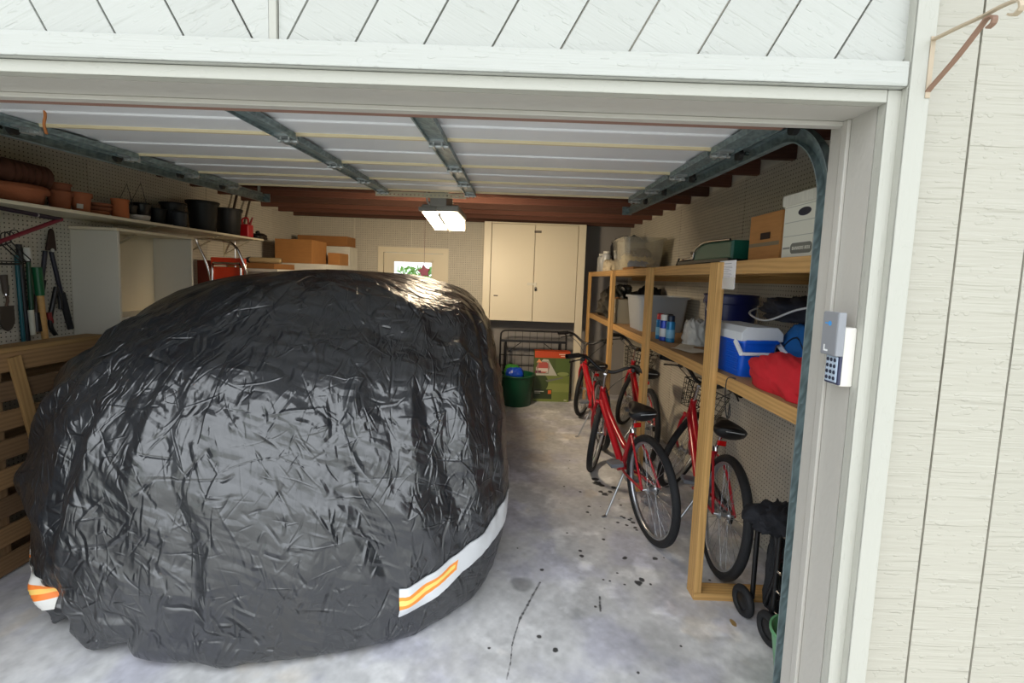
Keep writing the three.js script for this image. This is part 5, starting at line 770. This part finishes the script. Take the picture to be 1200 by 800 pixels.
{ // orange cable hanging from the left track
  const p = onY(52, 130, 2.15); single('orange_cord', tube([V(p.x, 2.16, p.z), V(p.x + 0.006, 2.13, p.z + 0.004), V(p.x - 0.004, 2.1, p.z), V(p.x + 0.004, 2.065, p.z)], 0.005, 14, 6), M(0xb5703a, 0.7), 'short orange cord hanging below the left door track', 'cord');
}
// ------------------------------------------------------------------ things on the outside
{ // keypad on the jamb
  const map = canvasTex(128, 160, (x, w, h) => { x.fillStyle = '#b9c6d6'; x.fillRect(0, 0, w, h); });
  const o = thing('keypad', 'grey garage keypad with raised cover on the door jamb', 'keypad', [OR - 0.012, 1.32, -1.243], 0);
  // local: face looks along -x; width along z
  part('base', rbox(-0.022, 0.012, 0, 0.16, -0.028, 0.022, 0.004), M(0xd8d4cc, 0.5), o);
  part('pad', rbox(-0.03, -0.022, 0.004, 0.085, -0.03, 0.026, 0.003), M(0x34374f, 0.45), o);
  part('pad_plate', rbox(-0.0325, -0.03, 0.010, 0.08, -0.024, 0.02, 0.001), M(0xaebccd, 0.4), o);
  const bt = part('button_field', rbox(-0.0335, -0.0325, 0.012, 0.078, -0.022, 0.018, 0.0004), M(0xb4c2d2, 0.4), o);
  for (let r = 0; r < 4; r++) for (let c = 0; c < 3; c++) part('button', T(norm(new THREE.SphereGeometry(0.0055, 10, 6)).scale(0.5, 1, 1), -0.0335, 0.0205 + r * 0.0165, -0.0155 + c * 0.0135), M(0x20263a, 0.4), o);
  const cover = part('cover', rbox(-0.046, -0.024, 0.082, 0.20, -0.034, 0.03, 0.004), M(0x8d8f94, 0.35), o, 'raised grey cover');
  const lm = canvasTex(64, 128, (x, w, h) => { x.fillStyle = '#8d8f94'; x.fillRect(0, 0, w, h); x.fillStyle = '#4a9ae0'; x.beginPath(); x.arc(32, 32, 8, 0, 7); x.fill(); x.fillRect(10, 30, 20, 4); x.fillStyle = '#f4f4f4'; x.fillRect(12, 100, 6, 20); x.fillRect(12, 115, 20, 6); });
  const g = box(-0.0468, -0.0461, 0.086, 0.196, -0.030, 0.026, 'z'), uv = g.attributes.uv, p = g.attributes.position; for (let i = 0; i < p.count; i++) uv.setXY(i, (p.getZ(i) + 0.03) / 0.056, (p.getY(i) - 0.086) / 0.11); part('cover_print', g, M(0xffffff, 0.35, { map: lm }), cover, 'small blue mark and white L mark');
}
{ // scrolled plant bracket
  const X0 = TRX - 0.008, o = thing('plant_bracket', 'cream scrolled iron plant hanger bracket on the trim board', 'bracket', [0, 0, 0]), m = M(0xb9a890, 0.5);
  const zw = ZF + 0.022, strap = (pts) => { const c = new THREE.CatmullRomCurve3(pts), q = c.getPoints(60), S = 0.006, t = 0.002, pos = [], idx = []; q.forEach((p, i) => { const a = q[Math.max(0, i - 1)], b = q[Math.min(q.length - 1, i + 1)], d = b.clone().sub(a).normalize(), n = V(0, -d.z, d.y); for (const [sx, sn] of [[-S, -t], [S, -t], [S, t], [-S, t]]) pos.push(p.x + sx, p.y + n.y * sn, p.z + n.z * sn); }); for (let i = 0; i < q.length - 1; i++) for (let k = 0; k < 4; k++) { const a = i * 4 + k, b = i * 4 + (k + 1) % 4; idx.push(a, a + 4, b, b, a + 4, b + 4); } const g = new THREE.BufferGeometry(); g.setAttribute('position', new THREE.Float32BufferAttribute(pos, 3)); g.setIndex(idx); return norm(toCreasedNormals(g, 0.7)); };
  part('upper_arm', strap([V(X0, 2.192, zw), V(X0, 2.188, zw + 0.06), V(X0, 2.182, zw + 0.12), V(X0, 2.18, zw + 0.165), V(X0, 2.172, zw + 0.195), V(X0, 2.155, zw + 0.20), V(X0, 2.148, zw + 0.188), V(X0, 2.155, zw + 0.178)]), m, o);
  part('diagonal_brace', strap([V(X0, 2.07, zw), V(X0, 2.078, zw + 0.01), V(X0, 2.12, zw + 0.07), V(X0, 2.158, zw + 0.115), V(X0, 2.172, zw + 0.132), V(X0, 2.168, zw + 0.146), V(X0, 2.155, zw + 0.146), V(X0, 2.15, zw + 0.135)]), M(0x8f6f5c, 0.6), o, 'weathered brown brace');
  part('wall_plate', rbox(X0 - 0.006, X0 + 0.006, 2.055, 2.2, ZF + 0.0222, ZF + 0.0242, 0.001, 'y'), m, o);
}
{ // shrub outside the back door
  const r = rng(909), lg = new THREE.PlaneGeometry(0.09, 0.05, 1, 1), leaves = []; for (let i = 0; i < 1500; i++) { const g = lg.clone(); const a = r() * 6.28, q = Math.sqrt(r()) * 0.75, y = 0.2 + r() * 1.62; T(g, q * Math.cos(a) * (1 - 0.25 * y), y, q * Math.sin(a), r() * 6, r() * 6, r() * 6); leaves.push(g); }
  const o = thing('shrub', 'green leafy shrub outside the back door window', 'shrub', [-1.62, -0.13, -8.2]); part('foliage', leaves, new THREE.MeshPhysicalMaterial({ color: 0x7fae5a, roughness: 0.8, side: THREE.DoubleSide, transmission: 0.3, thickness: 0 }), o).userData.kind = 'stuff'; part('stem', bar(V(0, 0, 0), V(0, 0.9, 0), 0.03, 0.015), joistWood, o);
}
renderer.render(scene, camera);
